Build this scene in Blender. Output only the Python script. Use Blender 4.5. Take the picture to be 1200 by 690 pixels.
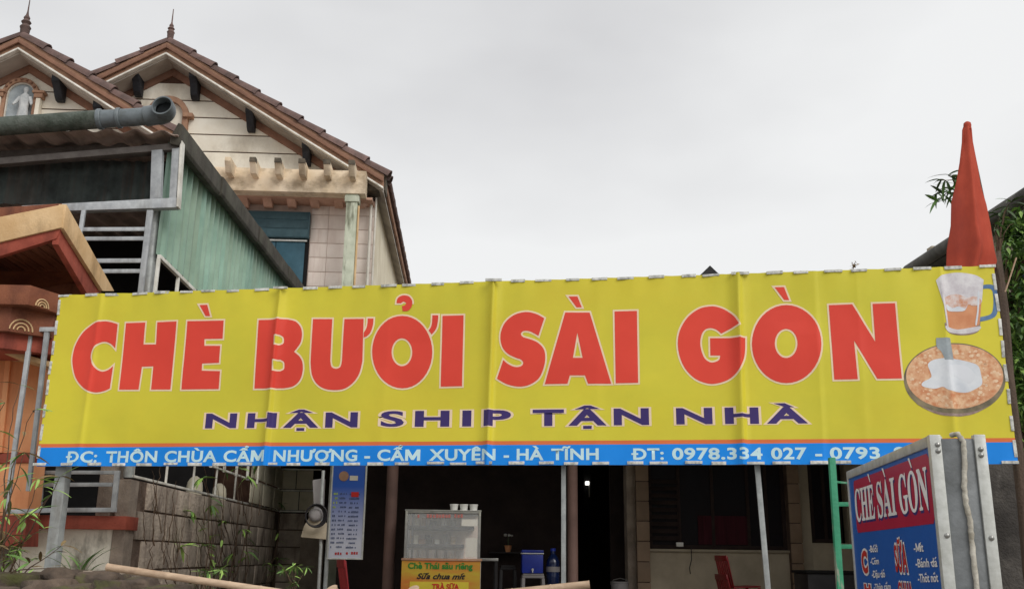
import bpy, bmesh, math, random
from mathutils import Vector, Matrix, noise
random.seed(7)
R = math.radians
for o in list(bpy.data.objects): bpy.data.objects.remove(o)
SC = bpy.context.scene
COL = SC.collection

# ------------------------------------------------------------------ camera
FPX, CXP, CYP, EYE = 1137.0, 600.0, 345.0, 1.5      # focal length in photo pixels, centre, eye height
VZ = (652.0, -3870.0)                                # where the verticals of the place meet
up_c = Vector((VZ[0]-CXP, CYP-VZ[1], -FPX)).normalized()
x_c = (Vector((1, 0, 0)) - up_c*up_c.x).normalized()
y_c = up_c.cross(x_c)                                # world forward as seen by the camera
M_w2c = Matrix((x_c, y_c, up_c)).transposed()        # columns: world axes in camera space
M_c2w = M_w2c.transposed()
cam_d = bpy.data.cameras.new('camera'); cam = bpy.data.objects.new('camera', cam_d); COL.objects.link(cam)
cam_d.sensor_width = 36.0; cam_d.lens = 36.0*FPX/1200.0; cam_d.clip_start = 0.05; cam_d.clip_end = 3000
cam.matrix_world = Matrix.Translation((0, 0, EYE)) @ M_c2w.to_4x4()
SC.camera = cam
SC.render.resolution_x, SC.render.resolution_y = 1024, 588

# ------------------------------------------------------------------ world, sun, exposure
SUN_EL, SUN_AZ = R(40), R(142)      # azimuth clockwise from +Y: behind the camera, to the right
w = bpy.data.worlds.new('World'); SC.world = w; w.use_nodes = True
nt = w.node_tree; nt.nodes.clear(); N = nt.nodes.new; L = nt.links.new
out = N('ShaderNodeOutputWorld'); bg = N('ShaderNodeBackground'); L(bg.outputs[0], out.inputs[0])
sky = N('ShaderNodeTexSky'); sky.sky_type = 'NISHITA'; sky.sun_disc = False
sky.sun_elevation = SUN_EL; sky.sun_rotation = SUN_AZ; sky.dust_density = 6; sky.air_density = 1.0
tc = N('ShaderNodeTexCoord'); mp = N('ShaderNodeMapping'); mp.inputs['Scale'].default_value = (1.2, 1.2, 2.6)
nz = N('ShaderNodeTexNoise'); nz.inputs['Scale'].default_value = 1.15; nz.inputs['Detail'].default_value = 5; nz.inputs['Roughness'].default_value = .45
cr = N('ShaderNodeValToRGB'); cr.color_ramp.elements[0].position = .40; cr.color_ramp.elements[1].position = .62
cr.color_ramp.elements[0].color = (6.35, 6.35, 6.45, 1); cr.color_ramp.elements[1].color = (8.6, 8.65, 8.65, 1)
mx = N('ShaderNodeMix'); mx.data_type = 'RGBA'; mx.inputs['Factor'].default_value = .94
L(tc.outputs['Generated'], mp.inputs[0]); L(mp.outputs[0], nz.inputs['Vector']); L(nz.outputs['Fac'], cr.inputs[0])
L(sky.outputs[0], mx.inputs['A']); L(cr.outputs[0], mx.inputs['B']); L(mx.outputs['Result'], bg.inputs[0])
bg.inputs[1].default_value = 0.10
sd = bpy.data.lights.new('sun', 'SUN'); sd.energy = 1.5; sd.angle = R(35); sd.color = (1, .97, .93)
so = bpy.data.objects.new('sun', sd); COL.objects.link(so); so.location = (0, -8, 20)
dirv = Vector((math.sin(SUN_AZ)*math.cos(SUN_EL), math.cos(SUN_AZ)*math.cos(SUN_EL), math.sin(SUN_EL)))
so.rotation_euler = dirv.to_track_quat('Z', 'Y').to_euler()
SC.view_settings.view_transform = 'Standard'; SC.view_settings.look = 'None'
SC.view_settings.exposure = 0.1; SC.view_settings.gamma = 1.0; SC.view_settings.use_curve_mapping = False

# ------------------------------------------------------------------ frames and tools
class Frame:
    """A horizontal frame turned by yaw round the eye point: s = sideways, t = away, z = up (metres)."""
    def __init__(f, vpx=None, yaw=None):
        if vpx is not None:
            # pixel on the horizon at column vpx
            y = f.horizon(vpx); r = f.ray(vpx, y); yaw = -math.atan2(r.x, r.y)
        f.yaw = yaw; f.u = Vector((math.cos(yaw), math.sin(yaw), 0)); f.d = Vector((-math.sin(yaw), math.cos(yaw), 0))
    @staticmethod
    def ray(x, y): return M_c2w @ Vector((x-CXP, CYP-y, -FPX))
    @staticmethod
    def horizon(x):
        a = Frame.ray(x, 0).z; b = Frame.ray(x, 1000).z
        return 1000*a/(a-b)
    def at_t(f, x, y, t):
        r = f.ray(x, y); k = t/r.dot(f.d); return (r.dot(f.u)*k, t, EYE+r.z*k)
    def at_s(f, x, y, s):
        r = f.ray(x, y); k = s/r.dot(f.u); return (s, r.dot(f.d)*k, EYE+r.z*k)
    def w(f, p): return f.u*p[0] + f.d*p[1] + Vector((0, 0, p[2]))

def lin(c):
    c = c/255.0
    return c/12.92 if c <= .04045 else ((c+.055)/1.055)**2.4
def C(r, g, b, k=1.0): return (min(lin(r)*k, .9), min(lin(g)*k, .9), min(lin(b)*k, .9), 1)

MATS = {}
def mat(name, c, c2=None, scale=4.0, rough=.75, bump=.15, bscale=60.0, metal=0.0, spec=.35, dirt=None, damt=0.0, dscale=(5, 5, .7), dpos=(.5, .7), rnd=.12, stretch=(1, 1, 1), coat=0, amt=1.0):
    if name in MATS: return MATS[name]
    m = bpy.data.materials.new(name); m.use_nodes = True; MATS[name] = m
    nt = m.node_tree; N = nt.nodes.new; L = nt.links.new
    b = nt.nodes['Principled BSDF']
    b.inputs['Roughness'].default_value = rough; b.inputs['Metallic'].default_value = metal
    b.inputs['Specular IOR Level'].default_value = spec
    if coat: b.inputs['Coat Weight'].default_value = coat
    c2 = c2 or tuple(x*.8 for x in c[:3])+(1,)
    tc = N('ShaderNodeTexCoord'); mp = N('ShaderNodeMapping'); mp.inputs['Scale'].default_value = stretch
    oi = N('ShaderNodeObjectInfo'); ad = N('ShaderNodeVectorMath'); ad.operation = 'ADD'
    cb = N('ShaderNodeCombineXYZ'); ml = N('ShaderNodeMath'); ml.operation = 'MULTIPLY'; ml.inputs[1].default_value = 37.0
    L(oi.outputs['Random'], ml.inputs[0]); L(ml.outputs[0], cb.inputs[0]); L(ml.outputs[0], cb.inputs[1])
    L(tc.outputs['Object'], ad.inputs[0]); L(cb.outputs[0], ad.inputs[1]); L(ad.outputs[0], mp.inputs[0])
    n1 = N('ShaderNodeTexNoise'); n1.inputs['Scale'].default_value = scale; n1.inputs['Detail'].default_value = 8; n1.inputs['Roughness'].default_value = .62
    L(mp.outputs[0], n1.inputs['Vector'])
    r1 = N('ShaderNodeMapRange'); r1.inputs[1].default_value = .36; r1.inputs[2].default_value = .66; r1.inputs[4].default_value = amt; L(n1.outputs['Fac'], r1.inputs[0])
    mx = N('ShaderNodeMix'); mx.data_type = 'RGBA'; mx.inputs['A'].default_value = c; mx.inputs['B'].default_value = c2
    L(r1.outputs[0], mx.inputs['Factor']); cur = mx.outputs['Result']
    if dirt:
        mp2 = N('ShaderNodeMapping'); mp2.inputs['Scale'].default_value = dscale; L(ad.outputs[0], mp2.inputs[0])
        n2 = N('ShaderNodeTexNoise'); n2.inputs['Scale'].default_value = 1.0; n2.inputs['Detail'].default_value = 7; n2.inputs['Roughness'].default_value = .65
        L(mp2.outputs[0], n2.inputs['Vector'])
        r2 = N('ShaderNodeMapRange'); r2.inputs[1].default_value = dpos[0]; r2.inputs[2].default_value = dpos[1]; r2.inputs[4].default_value = damt
        L(n2.outputs['Fac'], r2.inputs[0])
        m2 = N('ShaderNodeMix'); m2.data_type = 'RGBA'; m2.inputs['B'].default_value = dirt
        L(cur, m2.inputs['A']); L(r2.outputs[0], m2.inputs['Factor']); cur = m2.outputs['Result']
    if rnd:
        hs = N('ShaderNodeHueSaturation'); r3 = N('ShaderNodeMapRange'); r3.inputs[3].default_value = 1-rnd; r3.inputs[4].default_value = 1+rnd
        L(oi.outputs['Random'], r3.inputs[0]); L(r3.outputs[0], hs.inputs['Value']); L(cur, hs.inputs['Color']); cur = hs.outputs[0]
    L(cur, b.inputs['Base Color'])
    if bump:
        n3 = N('ShaderNodeTexNoise'); n3.inputs['Scale'].default_value = bscale; n3.inputs['Detail'].default_value = 5; L(ad.outputs[0], n3.inputs['Vector'])
        sm = N('ShaderNodeMath'); sm.operation = 'ADD'; L(n3.outputs['Fac'], sm.inputs[0]); L(n1.outputs['Fac'], sm.inputs[1])
        bp = N('ShaderNodeBump'); bp.inputs['Strength'].default_value = bump; bp.inputs['Distance'].default_value = .02
        L(sm.outputs[0], bp.inputs['Height']); L(bp.outputs[0], b.inputs['Normal'])
        r4 = N('ShaderNodeMapRange'); r4.inputs[3].default_value = max(.05, rough-.12); r4.inputs[4].default_value = min(1, rough+.12)
        L(n1.outputs['Fac'], r4.inputs[0]); L(r4.outputs[0], b.inputs['Roughness'])
    return m

def glass(name, tint=(.9, .95, .95, 1), alpha=.25, rough=.08):
    m = bpy.data.materials.new(name); m.use_nodes = True
    b = m.node_tree.nodes['Principled BSDF']; b.inputs['Base Color'].default_value = tint
    b.inputs['Roughness'].default_value = rough; b.inputs['Alpha'].default_value = alpha; b.inputs['Specular IOR Level'].default_value = .6
    return m

class MB:
    def __init__(m): m.v = []; m.f = []
    def prism(m, pts, vec):
        """polygon (frame coordinates) pushed along vec"""
        n = len(pts); k = len(m.v)
        for p in pts: m.v.append(tuple(p))
        for p in pts: m.v.append((p[0]+vec[0], p[1]+vec[1], p[2]+vec[2]))
        m.f.append(tuple(range(k, k+n))); m.f.append(tuple(range(k+2*n-1, k+n-1, -1)))
        for i in range(n):
            j = (i+1) % n; m.f.append((k+j, k+i, k+n+i, k+n+j))
        return m
    def box(m, s0, s1, t0, t1, z0, z1):
        return m.prism([(s0, t0, z0), (s1, t0, z0), (s1, t0, z1), (s0, t0, z1)], (0, t1-t0, 0))
    def tube(m, path, r, n=8, caps=True):
        path = [Vector(p) for p in path]; k0 = len(m.v); rr = r if isinstance(r, (list, tuple)) else [r]*len(path)
        prev = None
        for i, p in enumerate(path):
            a = path[max(i-1, 0)]; b = path[min(i+1, len(path)-1)]; d = (b-a).normalized()
            if prev is None:
                ref = Vector((0, 0, 1)) if abs(d.z) < .9 else Vector((1, 0, 0)); e1 = d.cross(ref).normalized()
            else:
                e1 = (prev - d*prev.dot(d)).normalized()
            prev = e1; e2 = d.cross(e1)
            for j in range(n):
                an = 2*math.pi*j/n; m.v.append(tuple(p+(e1*math.cos(an)+e2*math.sin(an))*rr[i]))
        for i in range(len(path)-1):
            for j in range(n):
                j2 = (j+1) % n; a = k0+i*n
                m.f.append((a+j, a+j2, a+n+j2, a+n+j))
        if caps:
            m.f.append(tuple(range(k0+n-1, k0-1, -1))); e = k0+(len(path)-1)*n; m.f.append(tuple(range(e, e+n)))
        return m
    def bar(m, p0, p1, ws, wt):
        """square bar between two points: ws wide sideways, wt deep"""
        p0 = Vector(p0); p1 = Vector(p1); d = (p1-p0).normalized()
        e2 = Vector((0, 1, 0)); 
        if abs(d.y) > .9: e2 = Vector((1, 0, 0))
        e1 = d.cross(e2).normalized(); e2 = e1.cross(d).normalized()
        a = e1*ws/2; b = e2*wt/2
        return m.prism([p0-a-b, p0+a-b, p0+a+b, p0-a+b], p1-p0)
    def lathe(m, c, prof, n=16, axis='z'):
        k = len(m.v)
        for (r, h) in prof:
            for j in range(n):
                an = 2*math.pi*j/n; x, y = r*math.cos(an), r*math.sin(an)
                q = (x, y, h) if axis == 'z' else ((x, h, y) if axis == 'y' else (h, x, y))
                m.v.append((c[0]+q[0], c[1]+q[1], c[2]+q[2]))
        for i in range(len(prof)-1):
            for j in range(n):
                j2 = (j+1) % n; m.f.append((k+i*n+j, k+i*n+j2, k+(i+1)*n+j2, k+(i+1)*n+j))
        m.f.append(tuple(range(k+n-1, k-1, -1))); e = k+(len(prof)-1)*n; m.f.append(tuple(range(e, e+n)))
        return m
    def mesh(m, name, base=(0, 0, 0), bev=0, smooth=0):
        me = bpy.data.meshes.new(name)
        me.from_pydata([(v[0]-base[0], v[1]-base[1], v[2]-base[2]) for v in m.v], [], m.f)
        bm = bmesh.new(); bm.from_mesh(me)
        bmesh.ops.recalc_face_normals(bm, faces=bm.faces)
        if bev: bmesh.ops.bevel(bm, geom=bm.edges[:], offset=bev, segments=2, affect='EDGES', clamp_overlap=True, profile=.6)
        bm.to_mesh(me); bm.free()
        if smooth or bev:
            me.polygons.foreach_set('use_smooth', [True]*len(me.polygons)); me.set_sharp_from_angle(angle=R(smooth or 35))
        return me

def link(name, me, m, parent=None, loc=None, rot=None, scale=None, label=None, kind=None):
    o = bpy.data.objects.new(name, me); COL.objects.link(o)
    if m is not None and len(me.materials) == 0: me.materials.append(m)
    if parent is not None: o.parent = parent
    if loc is not None: o.location = loc
    if rot is not None: o.rotation_euler = rot
    if scale is not None: o.scale = scale
    if label: o['label'] = label
    if kind: o['kind'] = kind
    return o

class Thing:
    def __init__(t, name, label, cat, F, base, group=None, kind=None):
        t.F = F; t.base = base; t.e = bpy.data.objects.new(name, None); COL.objects.link(t.e); t.e.empty_display_size = .1
        t.e.location = F.w(base); t.e.rotation_euler = (0, 0, F.yaw)
        t.e['label'] = label; t.e['category'] = cat
        if group: t.e['group'] = group
        if kind: t.e['kind'] = kind
    def part(t, name, mb, m, bev=0, smooth=0, parent=None, label=None, kind=None):
        return link(name, mb.mesh(name, t.base, bev, smooth), m, parent or t.e, label=label, kind=kind)
    def piece(t, name, me, m, p, rot=(0, 0, 0), scale=(1, 1, 1), parent=None, label=None):
        return link(name, me, m, parent or t.e, (p[0]-t.base[0], p[1]-t.base[1], p[2]-t.base[2]), rot, scale, label)
    def local(t, p): return (p[0]-t.base[0], p[1]-t.base[1], p[2]-t.base[2])

def single(name, label, cat, F, base, mb, m, bev=0, smooth=0, group=None, kind=None):
    o = link(name, mb.mesh(name, base, bev, smooth), m); o.location = F.w(base); o.rotation_euler = (0, 0, F.yaw)
    if kind: o['kind'] = kind
    else: o['label'] = label; o['category'] = cat
    if kind and label: o['label'] = label
    if group: o['group'] = group
    return o

def copy_tree(o, parent=None):
    c = o.copy(); COL.objects.link(c)
    if parent is not None: c.parent = parent
    for ch in [x for x in bpy.data.objects if x.parent == o]: copy_tree(ch, c)
    return c

def plate(F, px, t, th, mb=None):
    """outline read off in pixels, standing at distance t with real thickness th"""
    mb = mb or MB(); return mb.prism([F.at_t(x, y, t) for x, y in px], (0, th, 0))

# text -> flat mesh, as (verts2d, faces)
def text_mesh(s, offset=0.0, res=4, shear=0.0):
    c = bpy.data.curves.new('lettering', 'FONT'); c.body = s; c.offset = offset; c.resolution_u = res; c.shear = shear
    o = bpy.data.objects.new('lettering_tmp', c); COL.objects.link(o); bpy.context.view_layer.update()
    dg = bpy.context.evaluated_depsgraph_get(); me = bpy.data.meshes.new_from_object(o.evaluated_get(dg))
    v = [(p.co.x, p.co.y) for p in me.vertices]; f = [tuple(p.vertices) for p in me.polygons]
    bpy.data.objects.remove(o); bpy.data.curves.remove(c); bpy.data.meshes.remove(me)
    return v, f
_TC, _ADV = {}, {}
def glyph(c, off):
    off = min(off, {'S': .026}.get(c, 9) if off < .05 else 9)
    if (c, off) not in _TC: _TC[(c, off)] = text_mesh(c, off) if c != 'M' else spline_mesh([[(.075, 0), (.075, .682), (.21, .682), (.44, .24), (.67, .682), (.805, .682), (.805, 0), (.70, 0), (.70, .46), (.49, .06), (.39, .06), (.18, .46), (.18, 0)]], off)
    return _TC[(c, off)]
def adv(c):
    if c not in _ADV:
        w2 = max(p[0] for p in text_mesh('I'+c+'I')[0]); _ADV[c] = w2-max(p[0] for p in text_mesh('II')[0]) if c != ' ' else .28
    return _ADV[c]
import unicodedata
def mark_loops(m, cx, top=.682):
    """diacritics drawn as small shapes above, below or beside a capital centred on cx"""
    if m == '\u0300': return [[(cx-.17, top+.19), (cx-.04, top+.19), (cx+.09, top+.05), (cx-.01, top+.05)]]
    if m == '\u0301': return [[(cx+.17, top+.19), (cx+.04, top+.19), (cx-.09, top+.05), (cx+.01, top+.05)]]
    if m == '\u0302': return [[(cx-.19, top+.05), (cx-.05, top+.17), (cx+.05, top+.17), (cx+.19, top+.05), (cx+.08, top+.05), (cx, top+.11), (cx-.08, top+.05)]]
    if m == '\u0303': return [[(cx-.19, top+.06), (cx-.16, top+.14), (cx-.09, top+.16), (cx+.06, top+.12), (cx+.13, top+.17), (cx+.19, top+.17), (cx+.15, top+.08), (cx+.08, top+.055), (cx-.06, top+.10), (cx-.13, top+.055)]]
    if m == '\u0309': return [[(cx-.08, top+.17), (cx+.0, top+.22), (cx+.09, top+.19), (cx+.10, top+.12), (cx+.03, top+.07), (cx+.03, top+.04), (cx-.03, top+.04), (cx-.03, top+.09), (cx+.03, top+.13), (cx+.02, top+.16), (cx-.05, top+.135)]]
    if m == '\u0323': return [[(cx-.06, -.16), (cx+.06, -.16), (cx+.06, -.07), (cx-.06, -.07)]]
    if m == 'bar': return [[(cx-.27, .31), (cx+.04, .31), (cx+.04, .38), (cx-.27, .38)]]
    return []
def layout(s, off, space=0.0):
    """one entry per letter: (verts, faces) with its marks; nothing is filled together, so nothing cancels out"""
    x = 0; outl = []
    for ch in s:
        if ch == ' ': x += adv(' ')+space; continue
        d = unicodedata.normalize('NFD', ch); base, marks = d[0], list(d[1:])
        if base == '\u0110': base = 'D'; marks.append('bar')
        if base == '\u0111': base = 'd'; marks.append('bar')
        v, f = glyph(base, off); v = list(v); f = list(f)
        gx0, gx1 = min(p[0] for p in v), max(p[0] for p in v); cx = (gx0+gx1)/2
        if 'bar' in marks: cx = gx0+.20
        top = .682 if base.isupper() else .56
        stack = 0
        for m in marks:
            if m == '\u031b': lps = [[(gx1-.10, .60), (gx1+.0, .60), (gx1+.045, .68), (gx1+.045, .76), (gx1+.15, .76), (gx1+.14, .66), (gx1+.08, .56), (gx1-.06, .50)]]
            else:
                lps = mark_loops(m, cx+(.14 if m == '\u0309' and stack else 0), top+(.09 if m == '\u0309' and stack else 0))
                stack += m == '\u0302'
            v2, f2 = spline_mesh(lps, off*.75); k = len(v); v += [(a, b, 1) for a, b in v2]; f += [tuple(i+k for i in q) for q in f2]
        outl.append((ch, [(p[0]+x,)+tuple(p[1:]) for p in v], f)); x += adv(base)+space+(.06 if '\u031b' in marks else 0)
    return outl
def spline_mesh(loops, offset=0.0):
    c = bpy.data.curves.new('lettering', 'CURVE'); c.dimensions = '2D'; c.fill_mode = 'FRONT' if False else 'BOTH'; c.offset = offset
    for lp in loops:
        sp = c.splines.new('POLY'); sp.points.add(len(lp)-1); sp.use_cyclic_u = True
        for i, (x, y) in enumerate(lp): sp.points[i].co = (x, y, 0, 1)
    o = bpy.data.objects.new('lettering_tmp', c); COL.objects.link(o); bpy.context.view_layer.update()
    dg = bpy.context.evaluated_depsgraph_get(); me = bpy.data.meshes.new_from_object(o.evaluated_get(dg))
    v = [(p.co.x, p.co.y) for p in me.vertices]; f = [tuple(p.vertices) for p in me.polygons]
    bpy.data.objects.remove(o); bpy.data.curves.remove(c); bpy.data.meshes.remove(me)
    return v, f
def smooth_loop(pts, n=5):
    """pts: (x, y) smooth or (x, y, 1) corner -> dense polygon"""
    N_ = len(pts); out = []
    for i in range(N_):
        p1 = pts[i]; p2 = pts[(i+1) % N_]
        if len(p1) == 3 and len(p2) == 3: out.append(p1[:2]); continue
        p0 = pts[i-1] if len(p1) == 2 else p1; p3 = pts[(i+2) % N_] if len(p2) == 2 else p2
        for k in range(n):
            u = k/n
            out.append(tuple(.5*((2*p1[j])+(-p0[j]+p2[j])*u+(2*p0[j]-5*p1[j]+4*p2[j]-p3[j])*u*u+(-p0[j]+3*p1[j]-3*p2[j]+p3[j])*u**3) for j in (0, 1)))
    return out
FP = Frame(vpx=545)          # the neighbour's property and the shop
FN = Frame(yaw=R(-9))        # the banner
FB = Frame(vpx=760)          # the light box

# ------------------------------------------------------------------ materials
m_ground = mat('yard_concrete', C(158, 150, 140), C(132, 124, 114), 1.5, .9, .3)
m_road = mat('asphalt', C(118, 116, 112), C(98, 96, 92), 3, .9, .4)
m_galv = mat('galvanised_steel', C(172, 176, 174), C(142, 146, 146), 14, .5, .06, metal=.25, spec=.5, dirt=C(105, 95, 82), damt=.5, dscale=(9, 9, 2))
m_silver = mat('silver_painted_steel', C(186, 190, 192), C(158, 162, 166), 12, .5, .06, metal=.2, dirt=C(96, 90, 84), damt=.5)
m_pvc = mat('grey_pvc', C(116, 124, 128), C(90, 98, 102), 7, .45, .08, dirt=C(90, 92, 84), damt=.6, dscale=(7, 7, 7))
m_pvc_in = mat('pipe_inner_shade', C(26, 30, 32), None, 6, .9, .1)
m_moss_pipe = mat('mossy_pipe', C(88, 95, 88), C(50, 58, 48), 7, .85, .5, dirt=C(120, 122, 116), damt=.5, dscale=(4, 4, 4))
m_fibro = mat('weathered_fibre_cement', C(205, 184, 172), C(168, 148, 138), 3, .9, .35, dirt=C(60, 54, 48), damt=.7, dscale=(5, 1, 5))
m_fibro_dark = mat('dark_fibre_cement', C(84, 80, 72), C(58, 55, 48), 4, .9, .35, dirt=C(96, 98, 84), damt=.6)
m_beam = mat('weathered_steel_beam', C(118, 112, 108), C(92, 86, 82), 6, .75, .2)
m_darkgreen = mat('dark_green_sheeting', C(84, 94, 92), C(56, 62, 62), 5, .7, .12, dirt=C(96, 80, 72), damt=.7, dscale=(9, 9, .7))
m_green = mat('pale_green_sheet_metal', C(150, 184, 166), C(128, 162, 146), 3, .55, .05, spec=.4, dirt=C(150, 156, 128), damt=.5, dscale=(3, 3, .5), dpos=(.42, .7), rnd=.08)
m_black = mat('dark_interior', C(24, 22, 22), C(16, 15, 15), 3, .95, .1)  # near-black; on the shed's inner walls the colour stands in for shade
m_redconc = mat('dark_red_paint', C(168, 84, 66), C(140, 66, 52), 5, .75, .2, dirt=C(80, 42, 34), damt=.6)
m_cream = mat('cream_render', C(222, 190, 146), C(204, 168, 122), 4, .85, .2, dirt=C(122, 96, 68), damt=.55, dscale=(4, 4, 1.5), dpos=(.5, .68))
m_soffit = mat('brown_varnished_boards', C(134, 84, 62), C(94, 58, 42), 6, .6, .15, stretch=(6, .6, 6), rnd=.3)
m_brownpaint = mat('red_brown_paint', C(150, 92, 64), C(118, 68, 50), 4, .65, .2, dirt=C(70, 36, 26), damt=.7)
m_orange = mat('orange_wall_paint', C(240, 172, 124), C(226, 150, 104), 3, .85, .15, dirt=C(190, 120, 84), damt=.5)
m_white_wall = mat('stained_whitewash', C(236, 232, 218), C(214, 208, 192), 3, .9, .25, dirt=C(98, 92, 80), damt=.85, dscale=(2.0, 2.0, .8), dpos=(.50, .60), rnd=0)
m_block = mat('old_concrete_block', C(192, 178, 162), C(154, 140, 128), 5, .95, .8, bscale=30, dirt=C(100, 86, 76), damt=.6, dscale=(5, 5, 1.2), dpos=(.52, .64), rnd=.16)
m_mortar = mat('dark_mortar', C(118, 100, 88), C(84, 70, 60), 8, .95, .5, rnd=0)
m_render = mat('grey_brown_render', C(160, 146, 132), C(124, 112, 102), 4, .95, .4, dirt=C(170, 158, 138), damt=.5, dscale=(3, 3, 1.2), rnd=.05)
m_tile = mat('maroon_roof_tile', C(122, 98, 92), C(96, 80, 76), 6, .85, .4, dirt=C(72, 64, 60), damt=.6, dscale=(5, 5, 5), rnd=.22)
m_mould = mat('orange_brown_moulding', C(176, 138, 112), C(146, 112, 92), 5, .85, .2, dirt=C(92, 68, 58), damt=.75, dscale=(2, 2, 4), rnd=.05)
m_rake = mat('brown_rake_trim', C(146, 108, 88), C(122, 90, 74), 5, .8, .2)
m_whiteline = mat('white_edge_paint', C(236, 234, 226), C(196, 192, 180), 6, .8, .1)
m_housesoff = mat('pale_soffit', C(186, 178, 168), C(160, 152, 142), 2, .9, .15, dirt=C(120, 108, 96), damt=.5, dscale=(1.5, 1.5, 1.5))
m_board = mat('cream_wall_board', C(243, 238, 224), C(230, 222, 204), 2, .85, .15, dirt=C(150, 136, 116), damt=.65, dscale=(1.2, 1.2, .7), dpos=(.5, .75), rnd=.05)
m_groove = mat('groove_paint', C(96, 70, 56), C(74, 52, 42), 5, .9, .1, rnd=0)
m_bracket = mat('black_bracket', C(52, 54, 60), C(34, 36, 40), 9, .7, .3)
m_pink = mat('pale_pink_tile', C(232, 220, 210), C(220, 206, 196), 3, .7, .08, dirt=C(180, 150, 136), damt=.3, rnd=.05)
m_grout = mat('pink_grout', C(196, 176, 164), None, 8, .9, .1, rnd=0)
m_pinkbrown = mat('pinkish_render', C(206, 168, 148), C(184, 146, 126), 4, .85, .15, dirt=C(140, 104, 86), damt=.4)
m_beamcream = mat('stained_cream_beam', C(230, 214, 190), C(214, 194, 164), 3, .85, .2, dirt=C(130, 112, 88), damt=.7, dscale=(2, 2, 3), dpos=(.48, .66))
m_raftend = mat('mouldy_rafter_end', C(112, 102, 88), C(74, 70, 62), 7, .9, .3)
m_teal = mat('dark_teal_shutter', C(58, 86, 94), C(44, 70, 78), 4, .6, .08, dirt=C(40, 56, 60), damt=.4)
m_teal2 = mat('teal_shutter_leaf', C(52, 92, 108), C(42, 78, 92), 4, .6, .08)
m_column = mat('weathered_pale_column', C(196, 200, 182), C(168, 174, 154), 5, .85, .2, dirt=C(92, 92, 74), damt=.8, dscale=(6, 6, 1.0), dpos=(.52, .64))
m_whitepipe = mat('white_pvc_pipe', C(222, 218, 208), C(196, 190, 178), 5, .5, .05)
m_sidewall = mat('cream_side_wall', C(226, 218, 196), C(206, 196, 172), 2, .9, .15, dirt=C(180, 164, 132), damt=.5)
m_statue = mat('white_plaster_statue', C(205, 208, 208), C(165, 170, 172), 8, .7, .2, rnd=0)
m_niche = mat('pale_blue_niche', C(176, 186, 190), C(140, 150, 156), 6, .8, .15, rnd=0)
m_stone = mat('mossy_rubble_stone', C(106, 92, 80), C(66, 58, 52), 6, .95, .9, bscale=22, dirt=C(96, 100, 52), damt=.7, dscale=(5, 5, 5), dpos=(.52, .66), rnd=.25)
m_bamboo = mat('dry_bamboo', C(196, 172, 146), C(168, 142, 118), 5, .6, .15, stretch=(1, 8, 8), dirt=C(130, 98, 74), damt=.5, dscale=(6, 6, 6))
m_leaf = mat('green_leaf', C(106, 142, 74), C(78, 116, 54), 6, .5, .1, rnd=.3, spec=.45)
m_leaf_y = mat('young_green_leaf', C(164, 198, 104), C(130, 170, 76), 6, .5, .1, rnd=.3, spec=.45)
m_leaf_d = mat('dark_green_leaf', C(86, 108, 68), C(58, 80, 46), 6, .55, .1, rnd=.35, spec=.4)
m_leaf_dry = mat('dry_leaf', C(146, 126, 88), C(112, 92, 62), 6, .8, .1, rnd=.3)
m_twig = mat('brown_twig', C(112, 92, 74), C(80, 64, 52), 9, .9, .3)
m_flag = mat('faded_red_flag_cloth', C(190, 80, 58), C(170, 68, 50), 3, .85, .12, bscale=200, dirt=C(132, 58, 50), damt=.7, dscale=(2, 2, .8), rnd=0)
m_post = mat('weathered_timber', C(108, 92, 80), C(80, 68, 60), 6, .9, .4, stretch=(6, 6, .6))
m_tarp = mat('blue_tarpaulin', C(52, 72, 92), C(36, 52, 68), 5, .5, .15)
m_concdark = mat('black_stained_concrete', C(92, 88, 84), C(58, 55, 53), 3, .95, .6, dirt=C(126, 122, 116), damt=.6, dscale=(4, 4, 4), dpos=(.55, .7), rnd=0)
m_roofgrey = mat('grey_corrugated_roof', C(112, 110, 104), C(84, 82, 78), 3, .85, .3, dirt=C(60, 58, 52), damt=.6)
m_gpost = mat('chipped_green_paint', C(60, 150, 112), C(44, 126, 94), 8, .55, .15, dirt=C(150, 150, 136), damt=.9, dscale=(14, 14, 3), dpos=(.56, .62), rnd=.05)
m_alum = mat('brushed_aluminium_trim', C(200, 202, 198), C(176, 178, 172), 20, .45, .05, metal=.3, dirt=C(126, 120, 106), damt=.4, dscale=(12, 12, 2))
m_zinc = mat('dull_zinc_sheet', C(146, 150, 152), C(118, 122, 124), 9, .55, .1, metal=.3, dirt=C(96, 98, 96), damt=.5, dscale=(5, 5, 5))
m_cord = mat('grubby_white_cord', C(200, 196, 184), C(150, 144, 130), 30, .8, .2)
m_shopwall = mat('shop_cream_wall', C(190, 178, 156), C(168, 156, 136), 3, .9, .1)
m_shopdark = mat('shade_brown_wall', C(56, 46, 44), C(42, 35, 34), 3, .95, .1)  # brown kept very dark: the shop's inner shade is put into the colour
m_colbrown = mat('brown_round_column', C(112, 88, 80), C(92, 72, 66), 3, .7, .05)
m_pilaster = mat('beige_tiled_pilaster', C(150, 126, 104), C(128, 108, 88), 3, .6, .05)
m_redplastic = mat('red_plastic', C(150, 18, 28), C(126, 14, 24), 3, .4, .03, spec=.5)
m_blueplastic = mat('blue_plastic', C(24, 54, 168), C(18, 42, 140), 3, .4, .03, spec=.5)
m_greyplastic = mat('grey_plastic', C(150, 146, 146), C(128, 124, 124), 3, .5, .03)
m_whiteplastic = mat('white_plastic', C(224, 224, 220), C(204, 204, 198), 3, .45, .03)
m_darkplastic = mat('dark_plastic', C(50, 48, 50), C(36, 34, 36), 3, .5, .03)
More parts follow.
